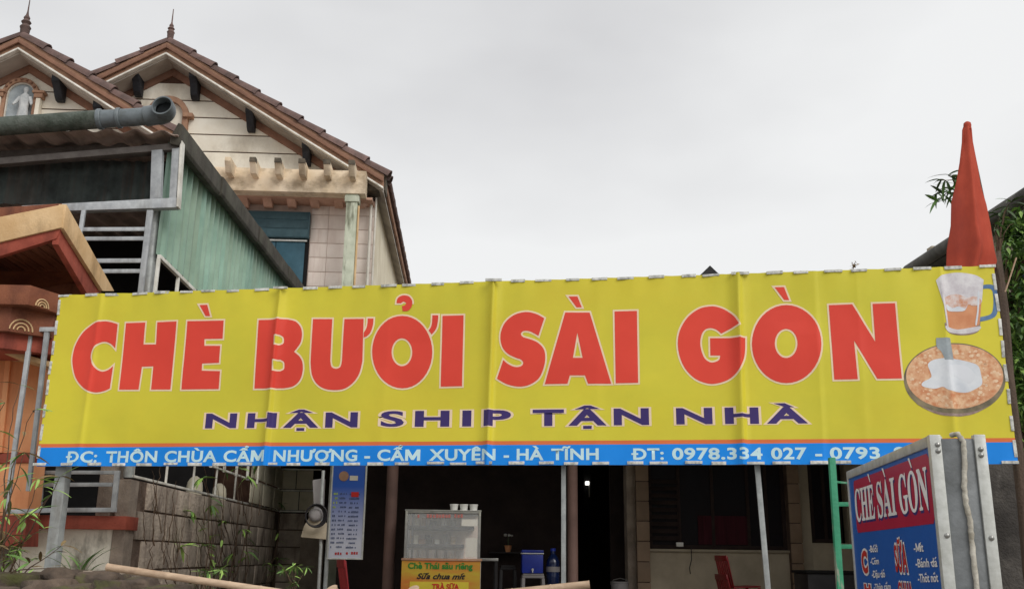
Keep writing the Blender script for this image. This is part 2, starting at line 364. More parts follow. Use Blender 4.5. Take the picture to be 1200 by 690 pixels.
m_chrome = mat('dull_stainless_steel', C(176, 176, 172), C(140, 140, 136), 12, .35, .05, metal=.6)
m_paper = mat('white_card', C(216, 212, 200), C(196, 190, 176), 3, .9, .05)

# ------------------------------------------------------------------ ground
g = MB(); g.v = [(-600, -60, 0), (600, -60, 0), (600, 900, 0), (-600, 900, 0)]; g.f = [(0, 1, 2, 3)]
F0 = Frame(yaw=0.0)
single('ground', None, None, F0, (0, 0, 0), g, m_ground, kind='structure')
rd = MB(); rd.v = [(-300, -9, .004), (300, -9, .004), (300, 2.2, .004), (-300, 2.2, .004)]; rd.f = [(0, 1, 2, 3)]
single('road', None, None, F0, (0, 0, 0), rd, m_road, kind='structure')

# ================================================================== BANNER
BT = 6.5
bc = [FN.at_t(x, y, BT) for x, y in ((70, 345), (1165, 312), (1193, 541), (42, 548))]
BS0, BS1 = (bc[0][0]+bc[3][0])/2, (bc[1][0]+bc[2][0])/2
BZ0, BZ1 = (bc[2][2]+bc[3][2])/2, (bc[0][2]+bc[1][2])/2
def bpx(x, y): p = FN.at_t(x, y, BT); return (p[0], p[2])
PX = BT/FPX                                    # metres per pixel at the banner
creases = [(bpx(x, 430)[0], d, wd) for x, d, wd in ((322, .026, .06), (576, .028, .06), (868, .028, .07), (1112, .012, .07), (960, .004, .07), (108, .008, .06), (452, .002, .1), (700, .002, .12), (1010, .003, .1))]
def disp(s, z):
    """how far the cloth stands towards the viewer: sharp stretched folds over the frame's uprights, slack between"""
    v = 0
    hz = (z-BZ0)/(BZ1-BZ0)
    for cs, d, wd in creases:
        x = (s-cs-.025*(hz-.5))/wd
        if x < 0: v += 1.7*d*max(0, 1+x*.9)**1.6 if x > -1.1 else 0
        else: v += 1.7*d*max(0, 1-x*2.2)**1.3 if x < .45 else 0
    v += .009*noise.noise((s*1.3+z*.6, z*2.4, 3.1)) + .006*noise.noise((s*3.1-z*1.4, z*2.2, 9.1)) + .0025*noise.noise((s*9.+z*5, z*7, 1.1))
    e = math.exp(-(1-hz)*16)+math.exp(-hz*16); v += .006*e*math.sin(2*math.pi*(s-BS0-.06)/.1918*1.0)
    return v
SK = sorted(set([BS0+(BS1-BS0)*i/138 for i in range(139)]+[c[0]+c[2]*k for c in creases for k in (-.9, -.6, -.3, -.1, .05, .2, .4) if BS0 < c[0]+c[2]*k < BS1]))
SK = [s for i, s in enumerate(SK) if i == 0 or s-SK[i-1] > .004]
zo1, zo0 = bpx(600, 514.2+2.2)[1], bpx(600, 521)[1]
ZK = sorted([BZ0, BZ0+.03, BZ0+.07, zo0, zo1, BZ1-.03, BZ1]+[zo1+(BZ1-zo1)*i/13 for i in range(1, 13)])
def on_cloth(s, z, lift): return (s, BT-disp_l(s, z)-lift, z)
import bisect
_D = {}
def _d(i, j):
    if (i, j) not in _D: _D[(i, j)] = disp(SK[i], ZK[j])
    return _D[(i, j)]
def disp_l(s, z):
    i = min(max(bisect.bisect_right(SK, s)-1, 0), len(SK)-2); j = min(max(bisect.bisect_right(ZK, z)-1, 0), len(ZK)-2)
    u = (s-SK[i])/(SK[i+1]-SK[i]); v = (z-ZK[j])/(ZK[j+1]-ZK[j]); u = min(max(u, 0), 1); v = min(max(v, 0), 1)
    return (_d(i, j)*(1-u)+_d(i+1, j)*u)*(1-v)+(_d(i, j+1)*(1-u)+_d(i+1, j+1)*u)*v

bb = (BS0+(BS1-BS0)/2, BT, 0)
BAN = Thing('shop_banner', 'long yellow shop banner reading CHÈ BƯỞI SÀI GÒN on steel posts', 'banner', FN, bb)
YEL = C(224, 212, 58)
m_yel = mat('yellow_vinyl', YEL, C(212, 196, 54), .9, .55, .04, bscale=8, spec=.4, rnd=0, dirt=C(190, 192, 56), damt=.45, dscale=(.7, .7, .9), dpos=(.42, .68))
m_orn = mat('orange_print', C(226, 120, 66), C(218, 112, 62), 2, .55, .02, rnd=0)
m_blu = mat('blue_print', C(8, 142, 240), C(6, 132, 228), 1.5, .55, .02, rnd=0)
m_red = mat('red_print', C(230, 72, 54), C(220, 66, 52), 1.2, .55, .02, rnd=0)
m_out = mat('pale_cream_print', C(246, 220, 190), C(238, 210, 176), 2, .6, .0, rnd=0)
m_navy = mat('navy_print', C(64, 48, 112), C(58, 44, 104), 2, .6, .0, rnd=0)
m_white = mat('pale_blue_white_print', C(206, 236, 240), C(196, 228, 234), 2, .6, .0, rnd=0)
cl = bpy.data.meshes.new('cloth'); vs = []; fs = []; mi = []
for j, z in enumerate(ZK):
    for i, s in enumerate(SK): vs.append((s-bb[0], -_d(i, j), z))
for j in range(len(ZK)-1):
    for i in range(len(SK)-1):
        a = j*len(SK)+i; fs.append((a, a+1, a+1+len(SK), a+len(SK)))
        mi.append(2 if ZK[j+1] <= zo0+1e-6 else (1 if ZK[j+1] <= zo1+1e-6 else 0))
nfr = len(vs)                                   # a back skin 3 mm behind closes the sheet
vs += [(v[0], v[1]+.003, v[2]) for v in vs[:nfr]]; nq = len(fs)
fs += [tuple(q+nfr for q in reversed(f)) for f in fs[:nq]]; mi += mi[:nq]
cl.from_pydata(vs, [], fs)
for m_ in (m_yel, m_orn, m_blu): cl.materials.append(m_)
cl.polygons.foreach_set('material_index', mi); cl.polygons.foreach_set('use_smooth', [True]*len(cl.polygons))
link('cloth', cl, None, BAN.e)

def banner_print(name, v2, f, lift, m, parent=None, label=None):
    me = bpy.data.meshes.new(name); me.from_pydata([(x, 0, z) for x, z in v2], [], f)
    bm = bmesh.new(); bm.from_mesh(me)
    s0 = min(v[0] for v in v2); s1 = max(v[0] for v in v2); z0 = min(v[1] for v in v2); z1 = max(v[1] for v in v2)
    for k in SK:
        if s0 < k < s1: bmesh.ops.bisect_plane(bm, geom=bm.verts[:]+bm.edges[:]+bm.faces[:], plane_co=(k, 0, 0), plane_no=(1, 0, 0), dist=1e-5)
    for k in ZK:
        if z0 < k < z1: bmesh.ops.bisect_plane(bm, geom=bm.verts[:]+bm.edges[:]+bm.faces[:], plane_co=(0, 0, k), plane_no=(0, 0, 1), dist=1e-5)
    bmesh.ops.triangulate(bm, faces=bm.faces)
    for v in bm.verts:
        v.co.y = -disp_l(v.co.x, v.co.z)-lift; v.co.x -= bb[0]
    bmesh.ops.recalc_face_normals(bm, faces=bm.faces)
    bm.to_mesh(me); bm.free()
    me.polygons.foreach_set('use_smooth', [True]*len(me.polygons))
    return link(name, me, m, parent or BAN.e, label=label)
def flat_print(name, loops, off, lift, m, **k):
    v, f = spline_mesh(loops, off); return banner_print(name, v, f, lift, m, **k)
def tr(o, sc, pts): return [((bpx(o[0]+p[0]/sc, o[1]+p[1]/sc))+((1,) if len(p) == 3 else ())) for p in pts]
def ell(cx, cy, rx, ry, n=40): return [(cx+rx*math.cos(2*math.pi*i/n), cy+ry*math.sin(2*math.pi*i/n)) for i in range(n)]
def cor(*pts): return [(x, y, 1) for x, y in pts]

Z = {1: ((70, 350), 5.75), 2: ((165, 350), 5.745), 3: ((290, 350), 5.75), 4: ((380, 340), 5.305), 5: ((570, 340), 5.305), 6: ((780, 330), 5.305), 7: ((960, 330), 5.308)}
LET = [
 (1, [[(392, 170, 1), (340, 155), (290, 152), (230, 170), (160, 225), (110, 305), (90, 375), (88, 440), (108, 530), (150, 590), (200, 622), (250, 632), (305, 622), (342, 605, 1), (360, 450, 1), (325, 478), (280, 488), (235, 460), (213, 400), (223, 345), (255, 305), (300, 290), (340, 303), (372, 335, 1)]]),
 (2, [cor((-101, 162), (32, 158), (20, 306), (103, 306), (112, 157), (245, 152), (203, 612), (70, 612), (83, 455), (8, 458), (-13, 612), (-144, 613))]),
 (2, [cor((315, 150), (560, 145), (553, 270), (430, 272), (430, 315), (537, 315), (528, 432), (415, 437), (413, 482), (535, 485), (525, 608), (275, 612))]),
 (2, [cor((395, 42), (450, 40), (470, 118), (437, 118))]),
 (3, [[(77, 143, 1), (270, 138, 1), (325, 152), (360, 190), (371, 240), (360, 300), (318, 357, 1), (355, 390), (374, 430), (375, 490), (355, 550), (310, 590), (245, 604, 1), (45, 605, 1)],
      [(190, 247, 1), (222, 247, 1), (243, 260), (248, 282), (243, 303), (222, 315, 1), (190, 315, 1)], [(180, 413, 1), (225, 413, 1), (246, 426), (250, 450), (246, 475), (222, 488, 1), (178, 488, 1)]]),
 (4, [[(-70, 178, 1), (52, 178, 1), (40, 440, 1), (48, 475), (75, 487), (101, 475), (110, 440, 1), (125, 178, 1), (247, 177, 1), (239, 440, 1), (221, 515), (185, 572), (130, 612), (65, 622), (0, 612), (-47, 580), (-76, 525), (-84, 450, 1)]]),
 (4, [[(270, 175, 1), (308, 175, 1), (305, 215), (290, 262), (268, 286), (244, 297, 1), (246, 263, 1), (260, 240), (268, 210)]]),
 (4, [ell(485, 384, 188, 226), ell(483, 385, 63, 85)]),
 (4, [[(672, 155, 1), (711, 155, 1), (709, 190), (697, 240), (668, 277, 1), (648, 250, 1), (662, 230), (670, 200)]]),
 (4, [[(448, 82, 1), (455, 50), (485, 31), (525, 36), (547, 65), (545, 100), (522, 128), (487, 131, 1), (482, 97, 1), (500, 92), (507, 80), (492, 72), (478, 82, 1)]]),
 (4, [cor((735, 158), (868, 155), (858, 597), (723, 600))]),
 (5, [[(362, 175, 1), (310, 147), (245, 135), (170, 155), (112, 207), (87, 280), (97, 350), (132, 395), (180, 420), (215, 433), (229, 453), (214, 472), (180, 476), (140, 460), (105, 432, 1), (65, 550, 1), (125, 584), (200, 600), (270, 588), (330, 545), (362, 470), (368, 405), (355, 360), (320, 325), (275, 305), (230, 291), (217, 272), (232, 256), (265, 257), (300, 272), (325, 287, 1)]]),
 (5, [cor((490, 138), (643, 138), (778, 582), (632, 582), (612, 530), (520, 530), (505, 582), (362, 585)), cor((566, 272), (597, 419), (540, 419))]),
 (5, [cor((508, 38), (567, 38), (595, 108), (560, 108))]),
 (5, [cor((795, 130), (937, 128), (945, 577), (803, 580))]),
 (6, [[(455, 268, 1), (425, 218), (380, 180), (330, 158), (280, 152), (210, 167), (140, 217), (93, 290), (75, 370), (85, 460), (120, 540), (178, 600), (245, 630), (310, 635), (390, 610), (448, 560), (484, 490), (495, 430), (496, 350, 1), (275, 350, 1), (277, 460, 1), (338, 460, 1), (332, 484), (305, 498), (275, 498), (240, 470), (218, 400), (222, 340), (243, 302), (278, 290), (315, 300), (345, 325, 1)]]),
 (6, [ell(752, 387, 217, 244), ell(749, 384, 69, 89)]),
 (6, [cor((675, 35), (737, 33), (770, 115), (737, 115))]),
 (7, [cor((58, 145), (205, 140), (347, 367), (330, 137), (472, 133), (515, 603), (360, 605), (218, 372), (240, 608), (92, 610))]),
]
for zi, loops in LET:
    lp = []
    for l_ in loops:
        q = tr(*Z[zi], l_); lp.append(smooth_loop(q, 5) if any(len(p) == 3 for p in q) else q)
    v, f = spline_mesh(lp, -.0015); v2, f2 = spline_mesh(lp, .0105)
    nm = 'accent_mark' if max(p[1] for p in v)-min(p[1] for p in v) < .2 else 'letter'
    li = (.0002 if nm == 'accent_mark' else 0)
    o = banner_print(nm, v, f, .0028+li, m_red); banner_print('outline', v2, f2, .0014+li, m_out, parent=o)

def words(rows, off, out=None, space=0.0, m_in=None, m_o=None):
    """rows: text, left px, right px, baseline y left/right, top y left"""
    for (s, xl, xr, yl, yr, yt) in rows:
        s0, z0 = bpx(xl, yl); s1, z1 = bpx(xr, yr); h = bpx(xl, yt)[1]-z0
        L0_ = layout(s, off, space); x0 = min(p[0] for _, v, _f in L0_ for p in v); x1 = max(p[0] for _, v, _f in L0_ for p in v)
        sx = (s1-s0)/(x1-x0); cap = (.682 if s != '-' else .682)+2*off; sz = h/cap
        def put(L_, lift, m_, name, parents=None):
            outp = []
            for i, (ch, v, f) in enumerate(L_):
                vv = [(s0+(p[0]-x0)*sx, z0+(z1-z0)*((p[0]-x0)/(x1-x0))+(p[1]+off)*sz) for p in v]
                # marks ride a hair above the letter they overlap
                nb = [j for j, p in enumerate(v) if len(p) < 3]; fb = [q for q in f if q[0] < len(nb)]; fm = [q for q in f if q[0] >= len(nb)]
                o = banner_print(name, vv[:len(nb)], fb, lift+.0001*(i % 2), m_, parent=parents[i] if parents else None)
                if fm: banner_print('accent_mark' if name == 'letter' else 'accent_outline', vv[len(nb):], [tuple(j-len(nb) for j in q) for q in fm], lift+.0003+.0001*(i % 2), m_, parent=o if not parents else parents[i])
                outp.append(o)
            return outp
        ps = put(L0_, .0026 if out else .0014, m_in, 'letter')
        if out: put(layout(s, out, space), .0014, m_o, 'outline', ps)
sub = [('NHẬN', 240, 419.2, 501.6, 500.6, 484.3), ('SHIP', 446.2, 598.8, 500, 499, 481.5), ('TẬN', 624.2, 760.7, 499, 497.6, 479.8), ('NHÀ', 792.7, 947, 497, 495.8, 478)]
words(sub, .035, .085, .16, m_navy, m_out)
ad_ = [('ĐC:', 76.7, 113, 541.8, 541.6, 528.6), ('THÔN', 123, 183, 541.6, 541.2, 528.4), ('CHÙA', 191.7, 253.7, 541.2, 541, 528), ('CẨM', 262, 311, 541, 540.7, 527.6), ('NHƯỢNG', 320.3, 418.7, 540.6, 540.2, 527.2),
       ('-', 427, 433.6, 540, 540, 526.8), ('CẨM', 442.3, 492.3, 539.9, 539.7, 526.6), ('XUYÊN', 502.5, 580.8, 539.6, 539.2, 526.2), ('-', 590.2, 596.5, 539.1, 539.1, 525.8), ('HÀ', 605.5, 637, 539, 538.9, 525.6), ('TĨNH', 646, 701.7, 538.8, 538.6, 525.3),
       ('ĐT:', 740, 778, 538.5, 538.4, 525), ('0978.334', 787.8, 893.9, 538.3, 538, 524.6), ('027', 904, 946, 538, 537.8, 524.2), ('-', 955.5, 963.6, 537.7, 537.7, 524), ('0793', 973, 1031.4, 537.6, 537.4, 523.8), ('9', 1048, 1062, 537.3, 537.3, 523.4)]
words(ad_, .03, None, .03, m_white)

# the two printed pictures
m_pglass = mat('printed_frothy_white', C(226, 224, 226), C(196, 190, 196), 14, .6, 0, rnd=0)
m_ptea = mat('printed_milky_orange', C(222, 158, 116), C(206, 134, 92), 10, .6, 0, rnd=0)
m_pbase = mat('printed_grey_brown', C(132, 108, 100), C(178, 160, 152), 14, .6, 0, rnd=0)
m_phandle = mat('printed_steel_blue', C(62, 98, 148), C(110, 142, 176), 10, .6, 0, rnd=0)
m_pbowl = mat('printed_orange_dessert', C(204, 134, 92), C(236, 198, 158), 26, .6, 0, rnd=0, amt=.95)
m_prim = mat('printed_dark_rim', C(96, 92, 76), C(150, 136, 108), 8, .6, 0, rnd=0)
m_niche_p = mat('printed_grey_white', C(220, 224, 230), C(226, 230, 236), 6, .6, 0, rnd=0)
m_pmix = mat('printed_mottled_froth', C(222, 214, 212), C(204, 142, 108), 26, .6, 0, rnd=0)
m_pcream = mat('printed_coconut_cream', C(232, 236, 240), C(208, 214, 222), 7, .6, 0, rnd=0)
ZP = ((1040, 310), 3.633)
def pic(name, loops, off, lift, m): flat_print(name, [smooth_loop(tr(*ZP, l_), 4) for l_ in loops], off, lift, m)
pic('printed_mug_handle', [[(398, 90), (430, 84), (458, 92), (468, 125), (468, 200), (448, 228), (392, 242), (388, 226), (438, 212), (450, 180), (450, 130), (440, 104), (402, 102)]], 0, .0012, m_phandle)
pic('printed_mug_base', [[(240, 250, 1), (396, 242, 1), (390, 280), (360, 296), (310, 300), (265, 292), (246, 275)]], 0, .0012, m_pbase)
pic('printed_mug_tea', [[(235, 165, 1), (400, 160, 1), (392, 255, 1), (350, 272), (300, 276), (250, 266, 1)]], 0, .0018, m_ptea)
pic('printed_mug_froth', [[(205, 68, 1), (235, 44), (300, 34), (370, 42), (410, 64, 1), (402, 160, 1), (370, 172), (345, 168), (330, 195), (300, 198), (280, 180), (262, 195), (240, 185, 1)]], 0, .0024, m_pglass)
pic('printed_bowl_rim', [ell(286, 488, 217, 155)], 0, .0012, m_prim)
pic('printed_bowl_contents', [ell(286, 476, 207, 138)], 0, .0018, m_pbowl)
pic('printed_cream', [[(240, 398), (195, 405), (172, 425), (182, 455), (185, 480), (150, 500), (150, 518), (200, 528), (235, 520), (262, 535), (330, 545), (372, 530), (402, 508), (398, 470), (385, 430), (340, 412), (280, 400)]], 0, .0024, m_pcream)
pic('printed_spoon', [[(207, 312, 1), (266, 312, 1), (272, 345), (282, 405, 1), (243, 405, 1), (228, 370), (210, 350)]], 0, .003, m_niche)
pic('printed_froth_mix', [[(236, 150), (262, 132), (300, 126), (340, 140), (372, 134), (398, 150), (396, 168), (368, 176), (342, 170), (328, 192), (300, 198), (276, 184), (258, 192), (242, 180)]], 0, .003, m_pmix)
pic('printed_froth_swirl', [[(250, 170), (275, 185), (300, 178), (330, 188), (322, 198), (286, 200), (255, 196)]], 0, .0032, m_pcream)
pic('printed_glass_highlight', [[(222, 88), (232, 90), (250, 200), (258, 262), (250, 258), (238, 180)]], 0, .0034, m_pglass)
pic('printed_glass_highlight', [[(384, 120), (392, 120), (388, 200), (380, 255), (374, 250), (382, 190)]], 0, .0034, m_pcream)
pic('printed_glass_foot', [[(246, 262), (300, 276), (392, 262), (388, 280), (350, 292), (300, 294), (254, 284)]], 0, .002, m_pglass)
pic('printed_bowl_side', [[(120, 590), (200, 632), (286, 646), (370, 634), (440, 596), (380, 622), (286, 634), (190, 620)]], 0, .0015, m_pbase)
pic('printed_cream_shade', [[(250, 430), (330, 430), (372, 470), (350, 505), (300, 480), (262, 462)]], 0, .0028, m_niche_p)
random.seed(5)
fv, ff = [], []
for i in range(130):
    a = random.uniform(0, 6.283); r_ = random.uniform(.62, .95); cx, cy = 286+205*r_*math.cos(a), 476+136*r_*math.sin(a); rr = random.uniform(2, 10)
    q = tr(*ZP, [(cx+rr*math.cos(k*1.047)*random.uniform(.7, 1.4), cy+rr*math.sin(k*1.047)*.8) for k in range(6)])
    k = len(fv); fv += q; ff.append(tuple(range(k, k+6)))
banner_print('printed_bowl_pieces', fv, ff, .0021, mat('printed_pale_pieces', C(240, 214, 182), C(226, 180, 140), 20, .6, 0, rnd=0))['kind'] = 'stuff'

# tape tabs along the four edges
m_tape = mat('grubby_white_tape', C(226, 226, 220), C(176, 178, 172), 30, .7, .1, rnd=.12, dirt=C(120, 120, 112), damt=.6, dscale=(30, 30, 30))
def tab_mesh(L_, W):
    m = MB(); m.box(-L_/2, L_/2, -.0035, .012, -W/2, W/2); return m.mesh('tape_tab', (0, 0, 0), .001)
tabh, tabv = tab_mesh(.108, .019), tab_mesh(.019, .108)
tabh.materials.append(m_tape); tabv.materials.append(m_tape)
random.seed(3)
n_ = 35
for k in range(n_):
    s = BS0+.06+(BS1-BS0-.12)*k/(n_-1)
    for z, a in ((BZ1-.006, .035), (BZ0+.0125, .01)):
        j = random.uniform(-.028, .028)
        BAN.piece('tape_tab', tabh, m_tape, (s+j, BT-disp_l(s+j, z)-.002, z+random.uniform(-.003, .003)), rot=(0, random.uniform(-a, a), random.uniform(-.02, .02)), scale=(random.uniform(.85, 1.1), 1, random.uniform(.85, 1.15)))
for k in range(8):
    z = BZ0+.1+(BZ1-BZ0-.2)*k/7
    for s in (BS0+.008, BS1-.008):
        BAN.piece('tape_tab', tabv, m_tape, (s, BT-disp_l(s, z)-.002, z+random.uniform(-.015, .015)), rot=(0, random.uniform(-.05, .05), 0), scale=(1, 1, random.uniform(.85, 1.1)))
# steel frame behind and the posts it stands on
fr = MB(); c_ = .032
for z in (BZ0+.014, (BZ0+BZ1)/2, BZ1-.016): fr.box(BS0+.004, BS1-.004, BT+.014, BT+.014+c_, z-.012 if z != (BZ0+BZ1)/2 else z-.016, z+.012 if z != (BZ0+BZ1)/2 else z+.016)
BAN.part('frame', fr, m_galv, .003)
for cs in (322, 576, 868, 108, 1112):
    s = bpx(cs, 430)[0]; up = MB(); up.box(s-.014, s+.014, BT+.050, BT+.076, BZ0+.01, BZ1-.01); BAN.part('upright', up, m_galv, .002)
def post(px0, px1, wid, T, label):
    p0 = FN.at_t(*px0, T); p1 = FN.at_t(*px1, T); dz = p1[2]-p0[2]; k = (0.0-p0[2])/dz
    pb = tuple(p0[i]+(p1[i]-p0[i])*k for i in range(3)); pt = (p0[0]-(p1[0]-p0[0])*.4/abs(dz), T, p0[2]+.4)
    m = MB(); m.bar(pb, pt, wid, wid*.8); BAN.part('post', m, m_galv, .003, label=label)
post((74.5, 551), (58.2, 690), .086, BT+.125, 'thick galvanised post at the banner end by the whitewashed wall')
post((660.5, 548), (660.5, 660), .030, BT+.1, 'thin grey steel post beside the brown column')
post((887.5, 548), (900, 690), .034, BT+.1, 'thin leaning steel post in front of the shop window')
# ================================================================== GREEN SHED (left neighbour)
T1 = 8.55
SW = FP.at_t(189, 245, T1)[0]                  # its right-hand side wall
SHED = Thing('green_shed', 'tall shed with pale green corrugated side wall, mossy roof edge and silver window grilles', 'shed', FP, (-5.2, T1, 0))
def P(x, y, t): return FP.at_t(x, y, t)
def S_(x, y): return FP.at_s(x, y, SW)
z_rail = S_(183, 297)[2]                        # bottom of the green sheets
z_fen = 2.115                                   # top of the block wall
zf0, zf1 = 5.225, 5.58                           # underside of the roof, front and back
TB = 15.85
def zroof(t): return zf0+(zf1-zf0)*(t-8.9)/(16.0-8.9)
# corrugated side sheets: ribs are real, one part per sheet
def corr(s, t0, t1, zb, zt, pitch, amp, thick=.004):
    m = MB(); n = max(2, int(round((t1-t0)/pitch*8))); prof = []
    for i in range(n+1):
        t = t0+(t1-t0)*i/n; ph = ((t-t0)/pitch) % 1
        h = 0 if ph < .55 else (1 if .66 < ph < .88 else ((ph-.55)/.11 if ph <= .66 else (1-ph)/.12))
        prof.append((t, s+amp*h))
    for off in (0, -thick):
        for (t, s_) in prof: m.v.append((s_+off, t, zb(t))); m.v.append((s_+off, t, zt(t)))
    k = 2*(n+1)
    for i in range(n):
        a = 2*i; m.f.append((a, a+2, a+3, a+1)); m.f.append((k+a+1, k+a+3, k+a+2, k+a))
    m.f.append((0, 1, k+1, k)); m.f.append((2*n, k+2*n, k+2*n+1, 2*n+1))
    for i in range(n):
        a = 2*i; m.f.append((a+1, a+3, k+a+3, k+a+1)); m.f.append((a, k+a, k+a+2, a+2))
    return m
t = T1
i = 0
while t < TB-.05:
    t2 = min(t+1.08, TB)
    SHED.part('corrugated_sheet', corr(SW+(.003 if i % 2 else 0), t, t2+.0, lambda q: z_rail, lambda q: zroof(q)-.005, .19, .042), m_green)
    t = t2; i += 1
# wall behind the sheets and the closed box (dark inside)
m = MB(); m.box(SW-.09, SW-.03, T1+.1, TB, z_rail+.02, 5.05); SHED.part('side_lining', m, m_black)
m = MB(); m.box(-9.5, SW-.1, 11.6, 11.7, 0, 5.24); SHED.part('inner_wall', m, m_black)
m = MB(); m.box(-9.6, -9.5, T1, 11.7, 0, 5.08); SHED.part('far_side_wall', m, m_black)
# roof: corrugated fibre-cement, waves seen from below along the front edge
def roofsheet(s0, s1, t0, t1, n=None, amp=.022, pitch=.245, th=.009, zf=zroof, dz=0):
    m = MB(); n = int((s1-s0)/pitch*8)
    ts = [t0, t1]
    for off in (0, th):
        for t_ in ts:
            for i in range(n+1):
                s = s0+(s1-s0)*i/n; m.v.append((s, t_, zf(t_)+dz+amp*(1+math.sin(2*math.pi*s/pitch))+off))
    r = n+1
    for i in range(n):
        m.f.append((i, i+1, r+i+1, r+i)); m.f.append((2*r+i, 3*r+i, 3*r+i+1, 2*r+i+1))
        m.f.append((i, 2*r+i, 2*r+i+1, i+1)); m.f.append((r+i, r+i+1, 3*r+i+1, 3*r+i))
    m.f.append((0, r, 3*r, 2*r)); m.f.append((n, 2*r+n, 3*r+n, r+n))
    return m
SHED.part('roof_sheet', roofsheet(-9.6, SW+.13, 8.38, 11.6), m_fibro, smooth=50)
SHED.part('roof_sheet', roofsheet(-9.6, SW+.13, 11.5, TB+.1, dz=.012), m_fibro, smooth=50)
# sloping edge capping of the roof over the side wall, laid in lengths
ts = [8.42, 9.9, 11.8, 13.9, TB+.1]
for a, b_ in zip(ts[:-1], ts[1:]):
    m = MB(); za, zb_ = zroof(a), zroof(b_); h = .17
    m.prism([(SW+.05, a, za-.12), (SW+.235, a, za-.15), (SW+.25, a, za+.09), (SW+.20, a, za+.11), (SW+.05, a, za-.06)], (0, 0, 0))
    m = MB(); A_ = [(SW+.05, -.065), (SW+.13, -.08), (SW+.15, -.05), (SW+.153, .13), (SW+.11, .145), (SW+.05, .0)]
    n = len(A_); e = .018 if a > 9 else 0
    m.v = [(x+e, a, zroof(a)+z) for x, z in A_]+[(x+e*.4, b_+.06, zroof(b_+.06)+z) for x, z in A_]
    m.f = [tuple(range(n)), tuple(range(2*n-1, n-1, -1))]+[(i, n+i, n+(i+1) % n, (i+1) % n) for i in range(n)]
    SHED.part('edge_capping', m, m_fibro_dark, .006)
# front eave beam, dark curtain wall, silver frame
SHED.part('eave_beam', plate(FP, [(-60, 181), (206, 163), (205, 177), (-60, 197)], 8.72, .08), m_beam, .004)
def front_corr(px0, px1, T, ztop, zbot, pitch, amp, m_):
    s0, s1 = px0, px1; m = MB(); n = int((s1-s0)/pitch*6)
    for off in (0, .006):
        for z in (zbot, ztop):
            for i in range(n+1):
                s = s0+(s1-s0)*i/n; m.v.append((s, T+amp*math.sin(2*math.pi*s/pitch)+off, z))
    r = n+1
    for i in range(n):
        m.f.append((i, i+1, r+i+1, r+i)); m.f.append((2*r+i, 3*r+i, 3*r+i+1, 2*r+i+1)); m.f.append((r+i, r+i+1, 3*r+i+1, 3*r+i)); m.f.append((i, 2*r+i, 2*r+i+1, i+1))
    return m
s_a, s_b = -7.6, P(196, 200, 8.95)[0]; zt_, zb_ = P(100, 178, 8.95)[2]-.08, P(100, 241, 8.95)[2]
k_ = s_a
while k_ < s_b-.1:
    SHED.part('dark_front_sheet', front_corr(k_, min(k_+.86, s_b), 8.95+random.choice((0, .008)), zt_, zb_, .12, .014, m_darkgreen), m_darkgreen, smooth=60); k_ += .86
def sp(name, px, T, th, m_, bev=.004, **k): return SHED.part(name, plate(FP, px, T, th), m_, bev, **k)
TF = 8.45
sp('frame_post', [(177.5, 176), (190, 175), (188, 232), (175.5, 234)], TF, .07, m_silver)
sp('frame_post', [(201.5, 174), (210.5, 173), (206.5, 231.5), (198, 232.5)], TF+.004, .07, m_silver)
sp('frame_rail', [(25, 241), (207, 231.5), (206.5, 243), (78, 247), (25, 249)], TF-.004, .08, m_silver)
sp('frame_rail', [(-60, 190), (211, 167), (211, 174.5), (-60, 197.5)], TF+.012, .06, m_beam)
sp('white_edge_strip', [(211, 165), (213.6, 165), (208.8, 242), (206.6, 242)], TF-.012, .09, m_whiteline, .001)
m = MB(); a0 = P(183.5, 243, 8.62); a1 = P(173, 343, 8.62); dz = a1[2]-a0[2]; a2 = tuple(a0[i]+(a1[i]-a0[i])*(z_fen-a0[2])/dz for i in range(3))
m.tube([a0, a2], .043, 14); SHED.part('round_column', m, m_galv, smooth=40)
# upper front grille
TG = 8.40
def gr(name, px, T=TG, th=.03): return sp(name, px, T, th, m_silver, .003)
GRI = Thing('window_grille', 'large silver window grille with pairs of crossbars beside the red porch roof', 'grille', FP, P(120, 430, TG), 'silver grilles on the shed front')
def gp(T_, px, T, m_=m_silver, name='bar', th=.03): return T_.part(name, plate(FP, px, T, th), m_, .003)
gp(GRI, [(95.3, 246), (100, 246), (84.8, 346), (68, 440), (63, 440), (80, 346)], TG)
gp(GRI, [(172, 246), (179, 246), (167, 343), (152, 440), (146, 440), (161, 343)], TG)
for y0, y1 in ((266.3, 270.8), (277.3, 281.8), (303, 308), (315.3, 320), (352, 357), (364, 369), (398, 403)):
    xa = 95.5-(y0-247)*.148; xb = 176-(y0-247)*.118
    gp(GRI, [(xa+3, y0), (xb-2, y0-.3), (xb-3, y1-.3), (xa+3, y1)], TG+.006, name='crossbar', th=.02)
# lower grille
GR2 = Thing('window_grille', 'small silver window grille above the dark red ledge, behind the banner post', 'grille', FP, P(88, 604, TG), 'silver grilles on the shed front')
gp(GR2, [(30, 551), (140, 551), (139.5, 555.3), (30, 555.3)], TG, name='crossbar')
gp(GR2, [(40, 565.3), (132, 565), (131.6, 569.6), (40, 570)], TG+.004, name='crossbar', th=.02)
gp(GR2, [(27, 594.8), (136, 594.3), (135.5, 599.6), (27, 600)], TG, name='crossbar')
gp(GR2, [(134, 551), (140, 551), (135, 599.6), (129, 599.6)], TG-.003)
gp(GR2, [(48, 520), (53, 520), (48, 595), (43.5, 595)], TG-.003)
